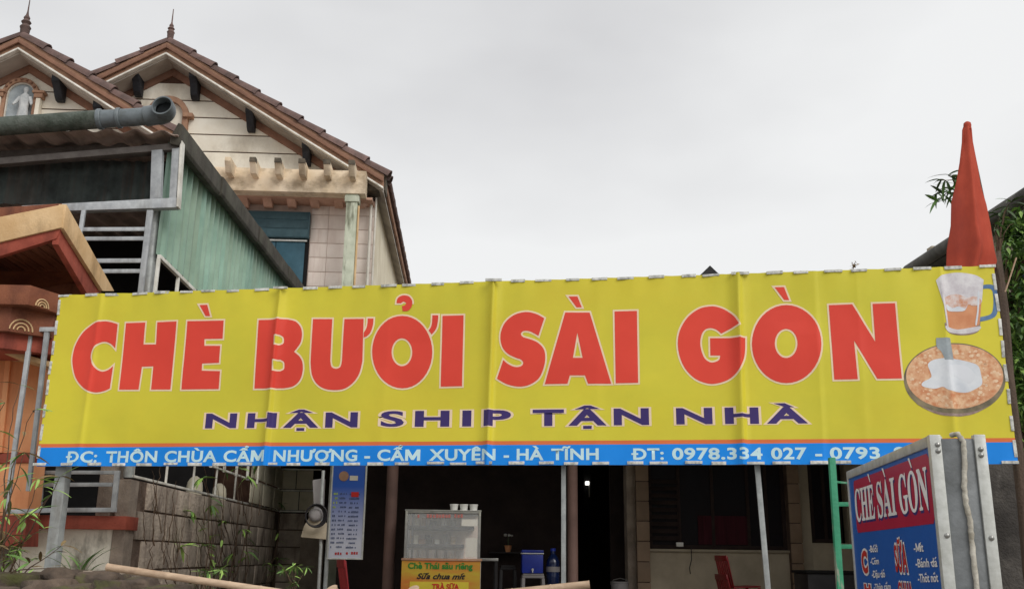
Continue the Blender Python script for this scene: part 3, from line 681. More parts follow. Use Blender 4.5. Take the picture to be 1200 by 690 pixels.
# tall bars in front of the orange wall
GR3 = Thing('window_grille', 'narrow tall grille of two grey bars in front of the orange wall', 'grille', FP, P(30, 600, 7.62), 'silver grilles on the shed front')
gp(GR3, [(33.5, 384), (38.7, 384), (8.5, 600), (3.5, 600)], 7.6)
gp(GR3, [(52, 384), (57.5, 384), (34.5, 575), (29.8, 575)], 7.6)
gp(GR3, [(33, 383), (70, 383), (70, 388), (33, 388.5)], 7.594, name='crossbar')
gp(GR3, [(4, 597), (60, 595), (60, 600), (4, 602)], 7.606, name='crossbar')
# side opening under the green sheets, its grille and the fence on the block wall
def side_bar(T_, p0, p1, w_=.03, d_=.03, m_=m_silver, name='bar'):
    m = MB(); m.bar(p0, p1, w_, d_); return T_.part(name, m, m_, .003)
SG = Thing('side_window_frame', 'white window frames in the opening under the green corrugated side wall', 'window frame', FP, (SW, 10, z_rail-.5))
side_bar(SG, (SW+.02, T1+.02, z_rail-.02), (SW+.02, TB-.1, z_rail-.02), .035, .035, m_whiteline, 'top_rail')
side_bar(SG, (SW+.02, T1+.02, z_rail-.42), (SW+.02, TB-.1, z_rail-.42), .03, .03, m_whiteline, 'middle_rail')
for k in range(9):
    t = T1+.02+k*.62; side_bar(SG, (SW+.02, t, z_rail-1.7), (SW+.02, t, z_rail-.04), .03, .03, m_whiteline)
WT = MB()
FEN = Thing('railing', 'white rusty railing with two rows of square tiles on top of the block wall', 'railing', FP, (SW, 11, z_fen))
for z in (z_fen+.015, z_fen+.33, z_fen+.65, z_fen+.98): side_bar(FEN, (SW-.02, T1+.05, z), (SW-.02, TB-.1, z), .022, .028, m_whiteline, 'rail')
tt = [T1+.1+k*.95 for k in range(8)]
for t in tt: side_bar(FEN, (SW-.02, t, z_fen+.02), (SW-.02, t, z_fen+.98), .02, .02, m_whiteline, 'upright')
m_ftile = mat('pale_glazed_tile', C(214, 206, 184), C(196, 190, 168), 3, .5, .05, dirt=C(160, 160, 128), damt=.5, dscale=(4, 4, 4), rnd=.08)
tm = MB(); tm.box(-.008, .008, -.39, .39, -.14, .14); tile_me = tm.mesh('fence_tile', (0, 0, 0), .003)
for r_ in range(2):
    for k in range(3):
        t = 13.6+k*.81
        if t < TB-.3: FEN.piece('tile', tile_me, m_ftile, (SW+.008, t, z_fen+.175+r_*.32))
for k, (x, y) in enumerate(((228, 571), (257, 574))):      # rounded pale things standing behind the rail
    p = FP.at_s(x, y, SW-.15); m = MB(); m.lathe((p[0], p[1], z_fen-.03), [(.085, 0), (.09, .1), (.08, .17), (.05, .215), (.02, .235)], 14)
    single('water_jar', ['pale rounded jar behind the white railing, nearer the banner post', 'pale rounded jar behind the white railing, nearer the tiles'][k], 'jar', FP, (p[0], p[1], z_fen-.03), m, m_ftile, smooth=50, group='pale jars behind the railing')

# block wall on the side: real blocks with recessed joints
BW = Thing('block_wall', 'old concrete block wall under the white railing, stained and overgrown with vines', 'wall', FP, (SW, 11, 0))
m = MB(); m.box(SW-.22, SW-.014, T1+.02, TB, 0, z_fen-.012); BW.part('mortar', m, m_mortar)
bl_me = []
for v_ in range(6):
    bm_ = MB(); bm_.box(-.03, .0, -.225, .225, -.119, .119); me = bm_.mesh('block', (0, 0, 0), .007)
    for vv in me.vertices:
        q = vv.co*6+Vector((v_*9, 0, 0)); vv.co.x += .008*noise.noise(q); vv.co.z += .006*noise.noise(q+Vector((5, 5, 5))); vv.co.y += .006*noise.noise(q+Vector((8, 1, 5)))
    bl_me.append(me)
random.seed(11)
for r_ in range(8):
    z = z_fen-.135-r_*.255
    if z < .05: break
    t = T1+.47+(.0 if r_ % 2 else .235)
    while t < 15.3:
        BW.piece('block', random.choice(bl_me), m_block, (SW+random.uniform(-.004, .005), t, z), rot=(random.uniform(-.006, .006), random.uniform(-.004, .004), random.uniform(-.006, .006)), scale=(1, random.uniform(.98, 1.0), 1))
        t += .466
SX1 = P(352, 640, 15.4)[0]; SX2 = P(380, 640, 15.4)[0]
m = MB(); m.box(SW-.3, SX1, 15.43, TB, 0, z_fen-.02); BW.part('return_mortar', m, m_mortar)
m = MB(); m.box(SX1+.002, SX2, 15.36, TB, 0, P(366, 622, 15.4)[2]); BW.part('end_pillar', m, m_render, .01)
fb_ = MB(); fb_.box(-.19, .19, -.03, 0, -.119, .119); fb_me = fb_.mesh('block', (0, 0, 0), .007)
for r_ in range(8):
    z = z_fen-.135-r_*.255
    if z > .05: BW.piece('block', fb_me, m_block, (SW+.205, 15.43, z))
fq = MB(); fq.box(-.125, .125, -.012, 0, -.14, .14); fq_me = fq.mesh('fence_tile', (0, 0, 0), .003)
for r_ in range(2):
    for k in range(2): FEN.piece('tile', fq_me, m_ftile, (SW+.15+k*.262-(.06 if r_ else 0), 15.44, z_fen+.175+r_*.32))
m = MB(); m.box(SW, SW+.62, 15.46, 15.5, z_fen-.02, z_fen+1.1); FEN.part('shade_backing', m, m_black)  # added black sheet, stands in for the shade behind the tiles
for z in (z_fen+.015, z_fen+.33, z_fen+.65): m = MB(); m.box(SW, SW+.6, 15.40, 15.43, z-.012, z+.012); FEN.part('rail', m, m_whiteline, .002)
m = MB(); m.box(SW-.098, SW+.012, T1-.02, T1+.2, 0, z_fen-.02); BW.part('rendered_corner', m, m_render, .012)
# front wall below the ledge, ledge
FW = Thing('front_wall', 'whitewashed front wall with black damp stains under the dark red ledge', 'wall', FP, (-5, T1, 0))
z_led0, z_led1 = P(80, 619.5, 8.47)[2], P(80, 603.6, 8.47)[2]
m = MB(); m.box(-9.5, SW-.10, T1-.01, T1+.2, 0, z_led0); FW.part('wall', m, m_white_wall)
m = MB(); m.box(-9.5, P(148, 610, 8.44)[0], 8.44, T1+.2, z_led0, z_led1); FW.part('ledge', m, m_redconc, .006)
pr = MB(); x0_, x1_ = P(136, 560, 8.6)[0], SW-.262; pr.box(x0_, x1_, 8.54, 8.8, z_led1, z_fen+.3); FW.part('corner_pier', pr, m_render, .01)

# orange wall
OW = Thing('orange_building', 'orange painted wall with a red band beside the silver grille', 'building', FP, P(0, 600, 8.1))
px = [(-90, 424), (47, 424), (37, 530), (-90, 533)]
OW.part('wall', plate(FP, [(-90, 395), (49, 412), (40, 530), (-90, 532)], 8.1, .25), m_orange, .004)
OW.part('red_band', plate(FP, [(-90, 532.4), (40, 530.4), (38.6, 541.5), (-90, 544)], 8.085, .28), m_redconc, .004)
OW.part('wall_base', plate(FP, [(-90, 544.4), (38.3, 542), (31, 603), (-90, 606)], 8.1, .25), m_orange, .004)
OW.part('foot', plate(FP, [(-90, 606.5), (30.8, 603.5), (29, 640), (-90, 640)], 8.1, .25), m_redconc, .004)
OW.part('pilaster_strip', plate(FP, [(7, 412), (13, 413), (2, 530), (-4, 530)], 8.07, .028), m_orange, .003)

# mossy pipe gutter with grey elbow
GUT = Thing('gutter_pipe', 'thick gutter pipe along the shed eave, half mossy, ending in an open grey elbow', 'gutter', FP, P(100, 145, 8.3))
TGu = 8.28
rg = 12.0/FPX*TGu*1.0
c0, c1, c2 = P(-120, 157, TGu), P(116, 140, TGu), P(184, 136, TGu)
n_ = 14; pth = [tuple(c0[i]+(c1[i]-c0[i])*k/n_ for i in range(3)) for k in range(n_+1)]
m = MB(); m.tube(pth, rg*.98, 20); GUT.part('mossy_pipe', m, m_moss_pipe, smooth=40)
def lerp(a, b, u): return tuple(a[i]+(b[i]-a[i])*u for i in range(3))
m = MB(); m.tube([lerp(c1, c2, 0), lerp(c1, c2, .98)], rg*.93, 24); GUT.part('pipe', m, m_pvc, smooth=40)
for u0, u1 in ((-.02, .06), (.31, .38)):
    m = MB(); m.tube([lerp(c1, c2, u0), lerp(c1, c2, u0+.015), lerp(c1, c2, u1-.015), lerp(c1, c2, u1)], [rg*1.03, rg*1.09, rg*1.09, rg*1.03], 24); GUT.part('collar', m, m_pvc, smooth=30)
# elbow: turns towards the street and a little up
e0 = Vector(lerp(c1, c2, .80)); e1 = Vector(P(193, 134, TGu)); path = [e0]
dirs0 = (Vector(c2)-Vector(c1)).normalized(); dout = Vector((-.12, -1, .16)).normalized()
cen = e1; bend = []
for k in range(8):
    a = k/7*math.pi/2; bend.append(cen+dirs0*(-.055+.085*math.sin(a))+dout*(.085*(1-math.cos(a))))
path = [e0, bend[0]-dirs0*.01]+bend+[bend[-1]+dout*.055]
rad = [rg*1.06]*2+[rg*1.1]*8+[rg*1.12]
m = MB(); m.tube(path, rad, 28, caps=False)
# thickness: inner skin
m2 = MB(); m2.tube(path, [r_*.86 for r_ in rad], 28, caps=False)
k = len(m.v); m.v += m2.v; m.f += [tuple(reversed([i+k for i in f])) for f in m2.f]
last = len(path)-1
for j in range(28):
    j2 = (j+1) % 28; a = last*28; m.f.append((a+j, a+j2, k+a+j2, k+a+j))
GUT.part('elbow', m, m_pvc, smooth=45)
m = MB(); q = bend[-1]-dout*.02; m.tube([q, q-dout*.01], rg*.9, 28); GUT.part('elbow_shade_disc', m, m_pvc_in)  # near-black disc paints the shade deep in the pipe mouth

# ================================================================== RED PORCH ROOF
TP = 7.2
POR = Thing('porch_roof', 'small porch roof with cream fascia, dark red trim and brown boarded underside', 'roof', FP, P(40, 400, TP))
A_ = P(74.8, 239.3, TP); SP = A_[0]
fr_ = plate(FP, [(-110, 275), (0, 254), (74.8, 239.3), (72.2, 266.5), (0, 283.5), (-110, 308)], TP, .06); POR.part('fascia', fr_, m_cream, .004)
# the side fascia falls away to the back
b0 = FP.at_s(134, 341, SP+.02); b1 = FP.at_s(120.5, 341, SP+.02); a1 = P(71.8, 267, TP)
m = MB(); m.prism([(SP+.02, TP+.003, A_[2]), b0, b1, (SP+.02, TP+.003, a1[2])], (-.06, 0, 0)); POR.part('side_fascia', m, m_cream, .003)
tr_ = plate(FP, [(-110, 308.6), (0, 284), (72, 267), (66, 279.5), (0, 300), (-110, 326)], TP+.02, .05); POR.part('trim', tr_, m_redconc, .004)
c0_ = FP.at_s(71.5, 267.8, SP); c1_ = FP.at_s(120.3, 342, SP); c2_ = FP.at_s(103, 342, SP); c3_ = FP.at_s(66, 280, SP)
m = MB(); m.prism([(SP-.012, TP+.03, c0_[2]), (SP-.012, c1_[1], c1_[2]), (SP-.012, c2_[1]+.05, c2_[2]-.02), (SP-.012, TP+.03, c3_[2]-.02)], (-.05, 0, 0)); POR.part('side_trim', m, m_redconc, .003)
# tiled slab on top
m = MB(); m.prism([P(-110, 262, TP+.01), P(0, 243, TP+.01), P(72, 238.3, TP+.01), P(74, 240, TP+.01), P(0, 254.5, TP+.01), P(-110, 275, TP+.01)], (0, (b0[1]-TP)*.97, (b0[2]-A_[2])*.97)); POR.part('roof_slab', m, m_brownpaint, .004)
# underside boards running back
zs = P(64, 281, TP+.05)[2]; sx0, sx1 = P(-110, 300, TP)[0], SP-.05
n_ = 13
for k in range(n_):
    u0 = sx0+(sx1-sx0)*k/n_; u1 = sx0+(sx1-sx0)*(k+1)/n_-.008
    zz = zs-.02-(sx1-u1)*.13
    m = MB(); m.prism([(u0, TP+.08, zz), (u1, TP+.08, zz+.01), (u1, TP+.08, zz+.025), (u0, TP+.08, zz+.015)], (0, .95, .0)); POR.part('soffit_board', m, m_soffit, .003)
m = MB(); m.box(sx0, SP-.02, 8.16, 8.2, P(0, 420, 8.1)[2], zs-.1); POR.part('back_panel', m, m_brownpaint)
# stepped beams with carved arcs at the corner
def corner_beam(fl, co, bk, t0, t1, m_, label=None):
    """fl / co / bk: (x, y top, y bottom) at the front left, the corner and the receding end"""
    a, a_ = P(fl[0], fl[1], t0), P(fl[0], fl[2], t0); c, c_ = P(co[0], co[1], t0), P(co[0], co[2], t0); b, b_ = P(bk[0], bk[1], t1), P(bk[0], bk[2], t1)
    zt, zb = c[2], c_[2]; m = MB(); L_ = [(a[0], t0), (c[0], t0), (b[0], t1), (b[0]-.05, t1+.3), (a[0], t1+.3)]
    n = len(L_); m.v = [(s, t_, zb) for s, t_ in L_]+[(s, t_, zt) for s, t_ in L_]
    m.f = [tuple(range(n-1, -1, -1)), tuple(range(n, 2*n))]+[(i, (i+1) % n, n+(i+1) % n, n+i) for i in range(n)]
    o = POR.part('beam', m, m_, .006, label=label); return (c[0], t0), (b[0], t1), zb, zt, o
def arcs(p, q, zb, zt, u, R_, par):
    d = Vector((q[0]-p[0], q[1]-p[1], 0)); L_ = d.length; d.normalize(); nrm = Vector((d.y, -d.x, 0))
    c = Vector((p[0], p[1], zb+.01))+d*L_*u+nrm*.006
    for rr in (R_, R_*.66, R_*.34):
        pts = [c+d*rr*math.cos(math.pi*k/12)+Vector((0, 0, rr*math.sin(math.pi*k/12)))*1.0 for k in range(13)]
        m = MB(); m.tube(pts, .006, 5); POR.part('carved_arc', m, m_cream, smooth=50, parent=par)
p, q, zb, zt, o = corner_beam((-110, 337, 356), (36, 334, 357), (70, 345, 367), 7.36, 7.62, m_brownpaint)
arcs(p, q, zb, zt, .45, .062, o)
p, q, zb, zt, o = corner_beam((-110, 357.5, 388), (14, 357.5, 388), (64, 366, 388), 7.44, 7.66, m_brownpaint)
arcs(p, q, zb+.01, zt, .28, .085, o)
corner_beam((-110, 389, 410), (6, 388.5, 408), (66, 396, 410), 7.50, 7.72, m_redconc)
m = MB(); POR.part('cream_ledge', plate(FP, [(-110, 400), (0, 406), (60, 424), (60, 430), (0, 413), (-110, 407)], 7.72, .4), m_cream, .004)

# ================================================================== CREAM HOUSE WITH TWO GABLES
TH = 16.0
HS = P(437, 300, TH)[0]                          # right-hand corner
HOU = Thing('cream_house', 'tall cream house with two tiled gables, orange brown mouldings and a green shuttered door', 'house', FP, (-6, TH, 0))
SL = .615
TVR, TVL, TWL = 15.5, 14.7, 15.2
_a, _b = P(197, 39, TVR), P(24.6, 32, TVL); apR = (_a[0], _a[2]); apL = (_b[0], _b[2])
WZ = 7.3
def gable(ap, half, tv, tw, right_end=None, clipL=None):
    """everything of one gable; ap = outer apex (s, z) of the tiles, tv = front edge of the roof, tw = face of the wall"""
    z_ = lambda s, d: ap[1]-d-abs(s-ap[0])*SL
    back = 24.0
    for sg in (-1, 1):
        e = half if not (sg > 0 and right_end) else right_end
        sE = ap[0]+sg*e
        def band(d0, d1, t0, th, name, m_, bev=.004, ex=0):
            x = sE+sg*ex
            m = MB(); m.prism([(ap[0], t0, ap[1]-d0), (x, t0, z_(x, d0)), (x, t0, z_(x, d1)), (ap[0], t0, ap[1]-d1)], (0, th, 0)); return HOU.part(name, m, m_, bev)
        band(.14, .24, tv+.02, .10, 'moulding', m_mould)
        band(.21, .285, tv-.02, .035, 'moulding_fillet', m_rake, .008)
        band(.245, .36, tv+.045, .09, 'lower_moulding', m_mould)
        band(.362, .395, tv+.01, .12, 'white_edge', m_whiteline, .002)
        band(.39, .43, tv+.10, back-tv-.1, 'soffit', m_housesoff, 0)
        band(.08, .14, tv+.06, back-tv-.06, 'roof_slab', m_tile, 0)
        band(.432, .575, tw-.03, .06, 'rake_trim', m_rake, .004, ex=-.3)
        # verge tiles, one by one, each raised at its lower end
        L_ = .46; n = int(e/(L_*math.cos(math.atan(SL)))+.7)
        for k in range(n):
            ds = k*L_*math.cos(math.atan(SL)); s0 = ap[0]+sg*ds
            HOU.piece('roof_tile', tile_v, m_tile, (s0, tv+.10, ap[1]-.115-ds*SL), rot=(0, (math.atan(SL)-.05)*(1) if sg > 0 else math.pi-(math.atan(SL)-.05), random.uniform(-.02, .02)), scale=(1, 1, 1) if sg > 0 else (1, 1, -1))
            HOU.piece('roof_tile', tile_v, m_tile, (s0, tv+.33, ap[1]-.125-ds*SL), rot=(0, (math.atan(SL)-.05)*(1) if sg > 0 else math.pi-(math.atan(SL)-.05), random.uniform(-.02, .02)), scale=(1, 1, 1) if sg > 0 else (1, 1, -1))
# half-barrel verge tile along +x, wider and higher at the far (lower) end
tv_ = MB(); n = 8; L_ = .50
for off in (0, .02):
    for x, r_ in ((0, .100), (L_*.93, .122), (L_, .128)):
        for j in range(n+1):
            a = math.pi*(j/n*1.1-.05); tv_.v.append((x, (r_-off)*math.cos(a), (r_-off)*math.sin(a)-.02))
r_ = n+1
for i_ in range(2):
    for j in range(n):
        a = i_*r_+j; tv_.f.append((a, a+1, a+r_+1, a+r_)); b_ = a+3*r_; tv_.f.append((b_, b_+r_, b_+r_+1, b_+1))
for j in range(n):
    a = 2*r_+j; tv_.f.append((a, a+1, a+3*r_+1, a+3*r_)); a = j; tv_.f.append((a, a+3*r_, a+3*r_+1, a+1))
for i_ in range(2):
    for j in (0, n): a = i_*r_+j; tv_.f.append((a, a+r_, a+4*r_, a+3*r_))
tile_v = tv_.mesh('roof_tile', (0, 0, 0), 0, 50)
random.seed(21)
gable(apR, 3.88, TVR, TH)
gable(apL, 2.7, TVL, TWL)
# walls
sRL = -9.4
zw = lambda ap, s, d=.43: ap[1]-d-abs(s-ap[0])*SL
m = MB(); m.prism([(sRL, TH+.02, 0), (HS, TH+.02, 0), (HS, TH+.02, zw(apR, HS)), (apR[0], TH+.02, zw(apR, apR[0])), (sRL, TH+.02, zw(apR, sRL))], (0, .22, 0)); HOU.part('gable_wall', m, m_groove)
m = MB(); m.prism([(-10.1, TWL+.02, 0), (-5.3, TWL+.02, 0), (-5.3, TWL+.02, zw(apL, -5.3)), (apL[0], TWL+.02, zw(apL, apL[0])), (-10.1, TWL+.02, zw(apL, -10.1))], (0, .22, 0)); HOU.part('gable_wall', m, m_groove)
m = MB(); m.box(-5.5, -5.3, TWL+.25, TH+.02, 0, 8.3); HOU.part('bay_side_wall', m, m_board)
m = MB(); m.box(HS-.2, HS, TH+.245, 24, 0, P(451, 214, 15.7)[2]+.2); HOU.part('side_wall', m, m_sidewall)
m = MB(); m.box(sRL, HS, 23.8, 24, 0, 9); HOU.part('back_wall', m, m_sidewall)
def boards(ap, T, ys, xr, sl, sr):
    zz = [P(xr, y, T)[2] for y in ys]
    for a, b_ in zip(zz[:-1], zz[1:]):
        a -= .011; b_ += .011
        def lim(z): d = (ap[1]-.50-z)/SL; return max(sl, ap[0]-d), min(sr, ap[0]+d)
        la, ra = lim(a); lb, rb = lim(b_)
        if ra-la < .05: continue
        m = MB(); m.prism([(lb, T, b_), (rb, T, b_), (ra, T, a), (la, T, a)], (0, .018, 0)); HOU.part('wall_board', m, m_board, .003)
boards(apR, TH, [62, 79, 98, 118, 137.5, 157, 177, 199.5, 222], 219, sRL, HS)
boards(apL, TWL, [50, 68, 86.5, 108.5, 128.5, 149, 169], 75, -10.1, -5.3)
# right-hand eave over the side wall
ez = P(451, 213, 15.7); m = MB(); m.prism([(HS, 15.78, ez[2]+.32), (ez[0]-.03, 15.78, ez[2]+.02), (ez[0]-.03, 15.78, ez[2]+.07), (HS, 15.78, ez[2]+.37)], (0, 8.3, 0)); HOU.part('eave_soffit', m, m_housesoff)
m = MB(); m.box(ez[0]-.028, ez[0]+.01, 15.74, 24.1, ez[2]-.03, ez[2]+.10); HOU.part('eave_board', m, m_mould, .004)
k = 0
tmr = MB(); tmr.box(-.07, .05, -.19, .19, -.02, .035); tm_e = tmr.mesh('eave_tile', (0, 0, 0), .012)
while 15.9+k*.40 < 24: HOU.piece('roof_tile', tm_e, m_tile, (ez[0]+.03, 15.9+k*.40, ez[2]+.13), rot=(random.uniform(-.03, .03), math.atan(SL), random.uniform(-.03, .03))); k += 1
# brackets under the eaves
def bracket(x, y0, y1, T, wall, w_=.13):
    a = P(x, y0, wall-.22); zt = a[2]-.05; zb = P(x, y1, wall-.08)[2]-.03; m = MB(); s = a[0]
    m.prism([(s-w_/2, wall-.36, zt), (s-w_/2, wall-.36, zt-.12), (s-w_/2, wall-.26, zt-.2), (s-w_/2, wall-.17, zb+.05), (s-w_/2, wall-.10, zb), (s-w_/2, wall-.01, zb), (s-w_/2, wall-.01, zt+.02)], (w_, 0, 0))
    HOU.part('bracket', m, m_bracket, .012)
for x, y0, y1 in ((162, 82, 111), (229, 84, 115), (294.5, 124, 152.5), (360, 163, 192.5)): bracket(x, y0, y1, 0, TH)
for x, y0, y1 in ((70, 88, 117), (118, 118, 146), (-22, 84, 112)): bracket(x, y0, y1, 0, TWL)
# finials
def finial(xc, yb, yt, ytip, T, r_):
    b_ = P(xc, yb, T); t_ = P(xc, yt, T)[2]-b_[2]; tip = P(xc, ytip, T)[2]-b_[2]
    prof = [(r_*.8, -.12), (r_*.9, 0), (r_*1.05, t_*.12), (r_*.62, t_*.3), (r_*.95, t_*.42), (r_*.5, t_*.58), (r_*.62, t_*.68), (r_*.28, t_*.85), (r_*.18, t_), (.012, t_+.03), (.007, tip)]
    m = MB(); m.lathe(b_, prof, 14); HOU.part('finial', m, m_tile, smooth=40)
finial(29.5, 35, 15, 0, TVL+.15, .085); finial(200, 40, 26, 11, TVR+.15, .065)
# niche with statue
NI = MB(); cx, rad_ = P(25, 119, TWL)[0], None
def arch(cx, zc, ri, ro, T, th, zb, n=14):
    m = MB(); pts = [(cx-ro, T, zb)]+[(cx-ro*math.cos(math.pi*k/n), T, zc+ro*math.sin(math.pi*k/n)) for k in range(n+1)]+[(cx+ro, T, zb)]
    inn = [(cx+ri, T, zb)]+[(cx+ri*math.cos(math.pi*k/n), T, zc+ri*math.sin(math.pi*k/n)) for k in range(n+1)]+[(cx-ri, T, zb)]
    # strip of quads
    k0 = 0; o_ = pts; i_ = list(reversed(inn)); m.v = o_+i_+[(p[0], p[1]+th, p[2]) for p in o_]+[(p[0], p[1]+th, p[2]) for p in i_]; N_ = len(o_)
    for j in range(N_-1):
        m.f += [(j, j+1, N_+j+1, N_+j), (2*N_+j+1, 2*N_+j, 3*N_+j, 3*N_+j+1), (j+1, j, 2*N_+j, 2*N_+j+1), (N_+j, N_+j+1, 3*N_+j+1, 3*N_+j)]
    m.f += [(0, N_, 3*N_, 2*N_), (N_-1, 3*N_-1, 4*N_-1, 2*N_-1)]
    return m
zc = P(25, 113, TWL)[2]; ro = 22.5*TWL/FPX; ri = 17*TWL/FPX; zb = P(25, 175, TWL)[2]
o = HOU.part('niche_surround', arch(cx, zc, ri, ro, TWL-.09, .11, zb), m_mould, .006)
HOU.part('niche_lip', arch(cx, zc, ri*.93, ri+.01, TWL-.05, .07, zb), m_whiteline, .003, parent=o)
for k in range(9):
    a = math.pi*(k+.5)/9; m = MB(); c = (cx-(ro+ri)/2*math.cos(a), TWL-.10, zc+(ro+ri)/2*math.sin(a)); m.lathe(c, [(.022, 0), (.018, -.02), (.006, -.028)], 8, 'y'); HOU.part('rosette', m, m_rake, parent=o)
pts = [(cx-ri*.95, TWL-.012, zb)]+[(cx-ri*.95*math.cos(math.pi*k/14), TWL-.012, zc+ri*.95*math.sin(math.pi*k/14)) for k in range(15)]+[(cx+ri*.95, TWL-.012, zb)]
m = MB(); m.prism(pts, (0, .01, 0)); HOU.part('niche_back', m, m_niche)
for sg in (-1, 1):
    m = MB(); x = cx+sg*(ro+.02); m.box(x-.07, x+.07, TWL-.13, TWL-.005, zc-.07, zc+.01); m.box(x-.10, x+.10, TWL-.15, TWL-.005, zc+.01, zc+.05); HOU.part('niche_capital', m, m_mould, .006)
    m = MB(); m.box(x-.035, x+.035, TWL-.115, TWL-.005, zb, zc-.075); HOU.part('niche_pilaster', m, m_board, .008)
z0 = P(28, 150, TWL-.1)[2]; zt = P(28, 102, TWL-.1)[2]; H_ = zt-z0; sx = P(28.5, 120, TWL-.1)[0]
ST = Thing('statue', 'small white robed statue standing in the arched gable niche', 'statue', FP, (sx, TWL-.1, z0))
m = MB(); m.v = []
prof = [(.0, 0), (.16, .01), (.15, .1), (.12, .3), (.10, .5), (.115, .64), (.12, .74), (.085, .80), (.035, .84), (.04, .87), (.058, .91), (.055, .96), (.03, .995), (.0, 1.0)]
k0 = 0
for r_, h in prof:
    for j in range(14):
        a = 2*math.pi*j/14; fold = 1+.09*math.sin(a*6)*(h < .7); m.v.append((sx+r_*1.0*math.cos(a)*fold*H_, TWL-.1+r_*.62*math.sin(a)*fold*H_, z0+h*H_))
for i_ in range(len(prof)-1):
    for j in range(14): j2 = (j+1) % 14; m.f.append((i_*14+j, i_*14+j2, (i_+1)*14+j2, (i_+1)*14+j))
ST.part('body', m, m_statue, smooth=60)
for sg in (-1, 1):
    m = MB(); m.tube([(sx+sg*.11*H_, TWL-.1, z0+.74*H_), (sx+sg*.17*H_, TWL-.13, z0+.60*H_), (sx+sg*.20*H_, TWL-.17, z0+.52*H_)], [.045*H_, .04*H_, .02*H_], 8); ST.part('arm', m, m_statue, smooth=60)
# arched window surround behind the elbow
cx = P(197, 140, TH)[0]; zc = P(197, 137, TH)[2]; zb = P(197, 200, TH)[2]; ro = 26*TH/FPX; ri = 19*TH/FPX
o = HOU.part('arch_surround', arch(cx, zc, ri, ro, TH-.09, .10, zb), m_mould, .006)
for sg in (-1, 1):
    for z in (zc, zc-.44):
        m = MB(); x = cx+sg*(ro+.0); m.box(x-.08, x+.09, TH-.14, TH-.004, z-.05, z+.03); HOU.part('arch_capital', m, m_mould, .012)
pts = [(cx-ri, TH-.012, zb)]+[(cx-ri*math.cos(math.pi*k/14), TH-.012, zc+ri*math.sin(math.pi*k/14)) for k in range(15)]+[(cx+ri, TH-.012, zb)]
m = MB(); m.prism(pts, (0, .01, 0)); HOU.part('arch_panel', m, m_board)
# pergola beam, rafters, corbels
zB1, zB0 = P(330, 197.5, 15.35)[2], P(330, 224.5, 15.35)[2]
sB0, sB1 = P(215, 210, 15.35)[0], P(429, 210, 15.35)[0]
m = MB(); m.box(sB0, sB1, 15.35, 15.6, zB0, zB1); HOU.part('pergola_beam', m, m_beamcream, .015)
for i_, (x, dk) in enumerate(((240, 0), (269, 0), (298, 1), (327, 1), (355, 1), (384, 1), (413, 1))):
    s = P(x, 205, 15.2)[0]; m = MB(); zt = zB1+.035; zb = zt-.20
    m.prism([(s-.05, 15.0, zt), (s-.05, 15.0, zt-.07), (s-.05, 15.12, zb-.03), (s-.05, 15.9, zb-.03), (s-.05, 15.9, zt)], (.10, 0, 0)); o = HOU.part('rafter', m, m_beamcream, .008)
    if dk:
        m = MB(); m.box(s-.052, s+.052, 14.985, 15.10, zt-.075, zt+.006); HOU.part('rafter_end', m, m_raftend, .006, parent=o)
m = MB(); m.box(sB0, HS-.02, 15.6, 15.985, zB0-.01, zB0+.03); HOU.part('beam_soffit', m, m_pinkbrown)
m = MB(); zK = P(330, 232, 15.95)[2]; m.box(sB0, HS-.01, 15.90, 15.992, zK-.03, zB0-.012); HOU.part('frieze', m, m_pinkbrown, .004)
for x in (258, 286, 314, 342, 369, 397):
    s = P(x, 233, 15.75)[0]; z1_ = P(x, 229.5, 15.75)[2]; z0_ = P(x, 241, 15.75)[2]; m = MB()
    m.prism([(s-.075, 15.62, z1_), (s-.075, 15.62, z1_-.06), (s-.075, 15.80, z0_), (s-.075, 15.895, z0_), (s-.075, 15.895, z1_)], (.15, 0, 0)); HOU.part('corbel', m, m_pinkbrown, .01)
# pale pink tiles
m = MB(); zt0 = zK-.03; m.box(-5.2, HS-.004, 15.982, TH-.001, 3.0, zt0); HOU.part('tile_bed', m, m_grout)
tw_, th_ = .78, .2555; cells = MB(); tq = MB(); tq.box(-tw_/2+.005, tw_/2-.005, 0, .02, -th_/2+.006, th_/2-.006); tq_me = tq.mesh('wall_tile', (0, 0, 0), .003)
r_ = 0; z = zt0-th_/2
DS0, DS1 = P(291, 270, 15.97)[0]-1.0, P(363.5, 270, 15.97)[0]; DZ1 = P(327, 250, 15.97)[2]
while z > 4.6:
    s = HS-.01-tw_/2
    while s > -4.6:
        if not (s+tw_/2 > DS0 and s-tw_/2 < DS1-.02 and z-th_/2 < DZ1+.02): HOU.piece('tile', tq_me, m_pink, (s, 15.972, z))
        elif s+tw_/2 > DS1+.05 and s-tw_/2 < DS1:
            wv = s+tw_/2-DS1-.01; HOU.piece('tile', tq_me, m_pink, (DS1+.01+wv/2, 15.972, z), scale=(wv/tw_, 1, 1))
        s -= tw_
    z -= th_; r_ += 1
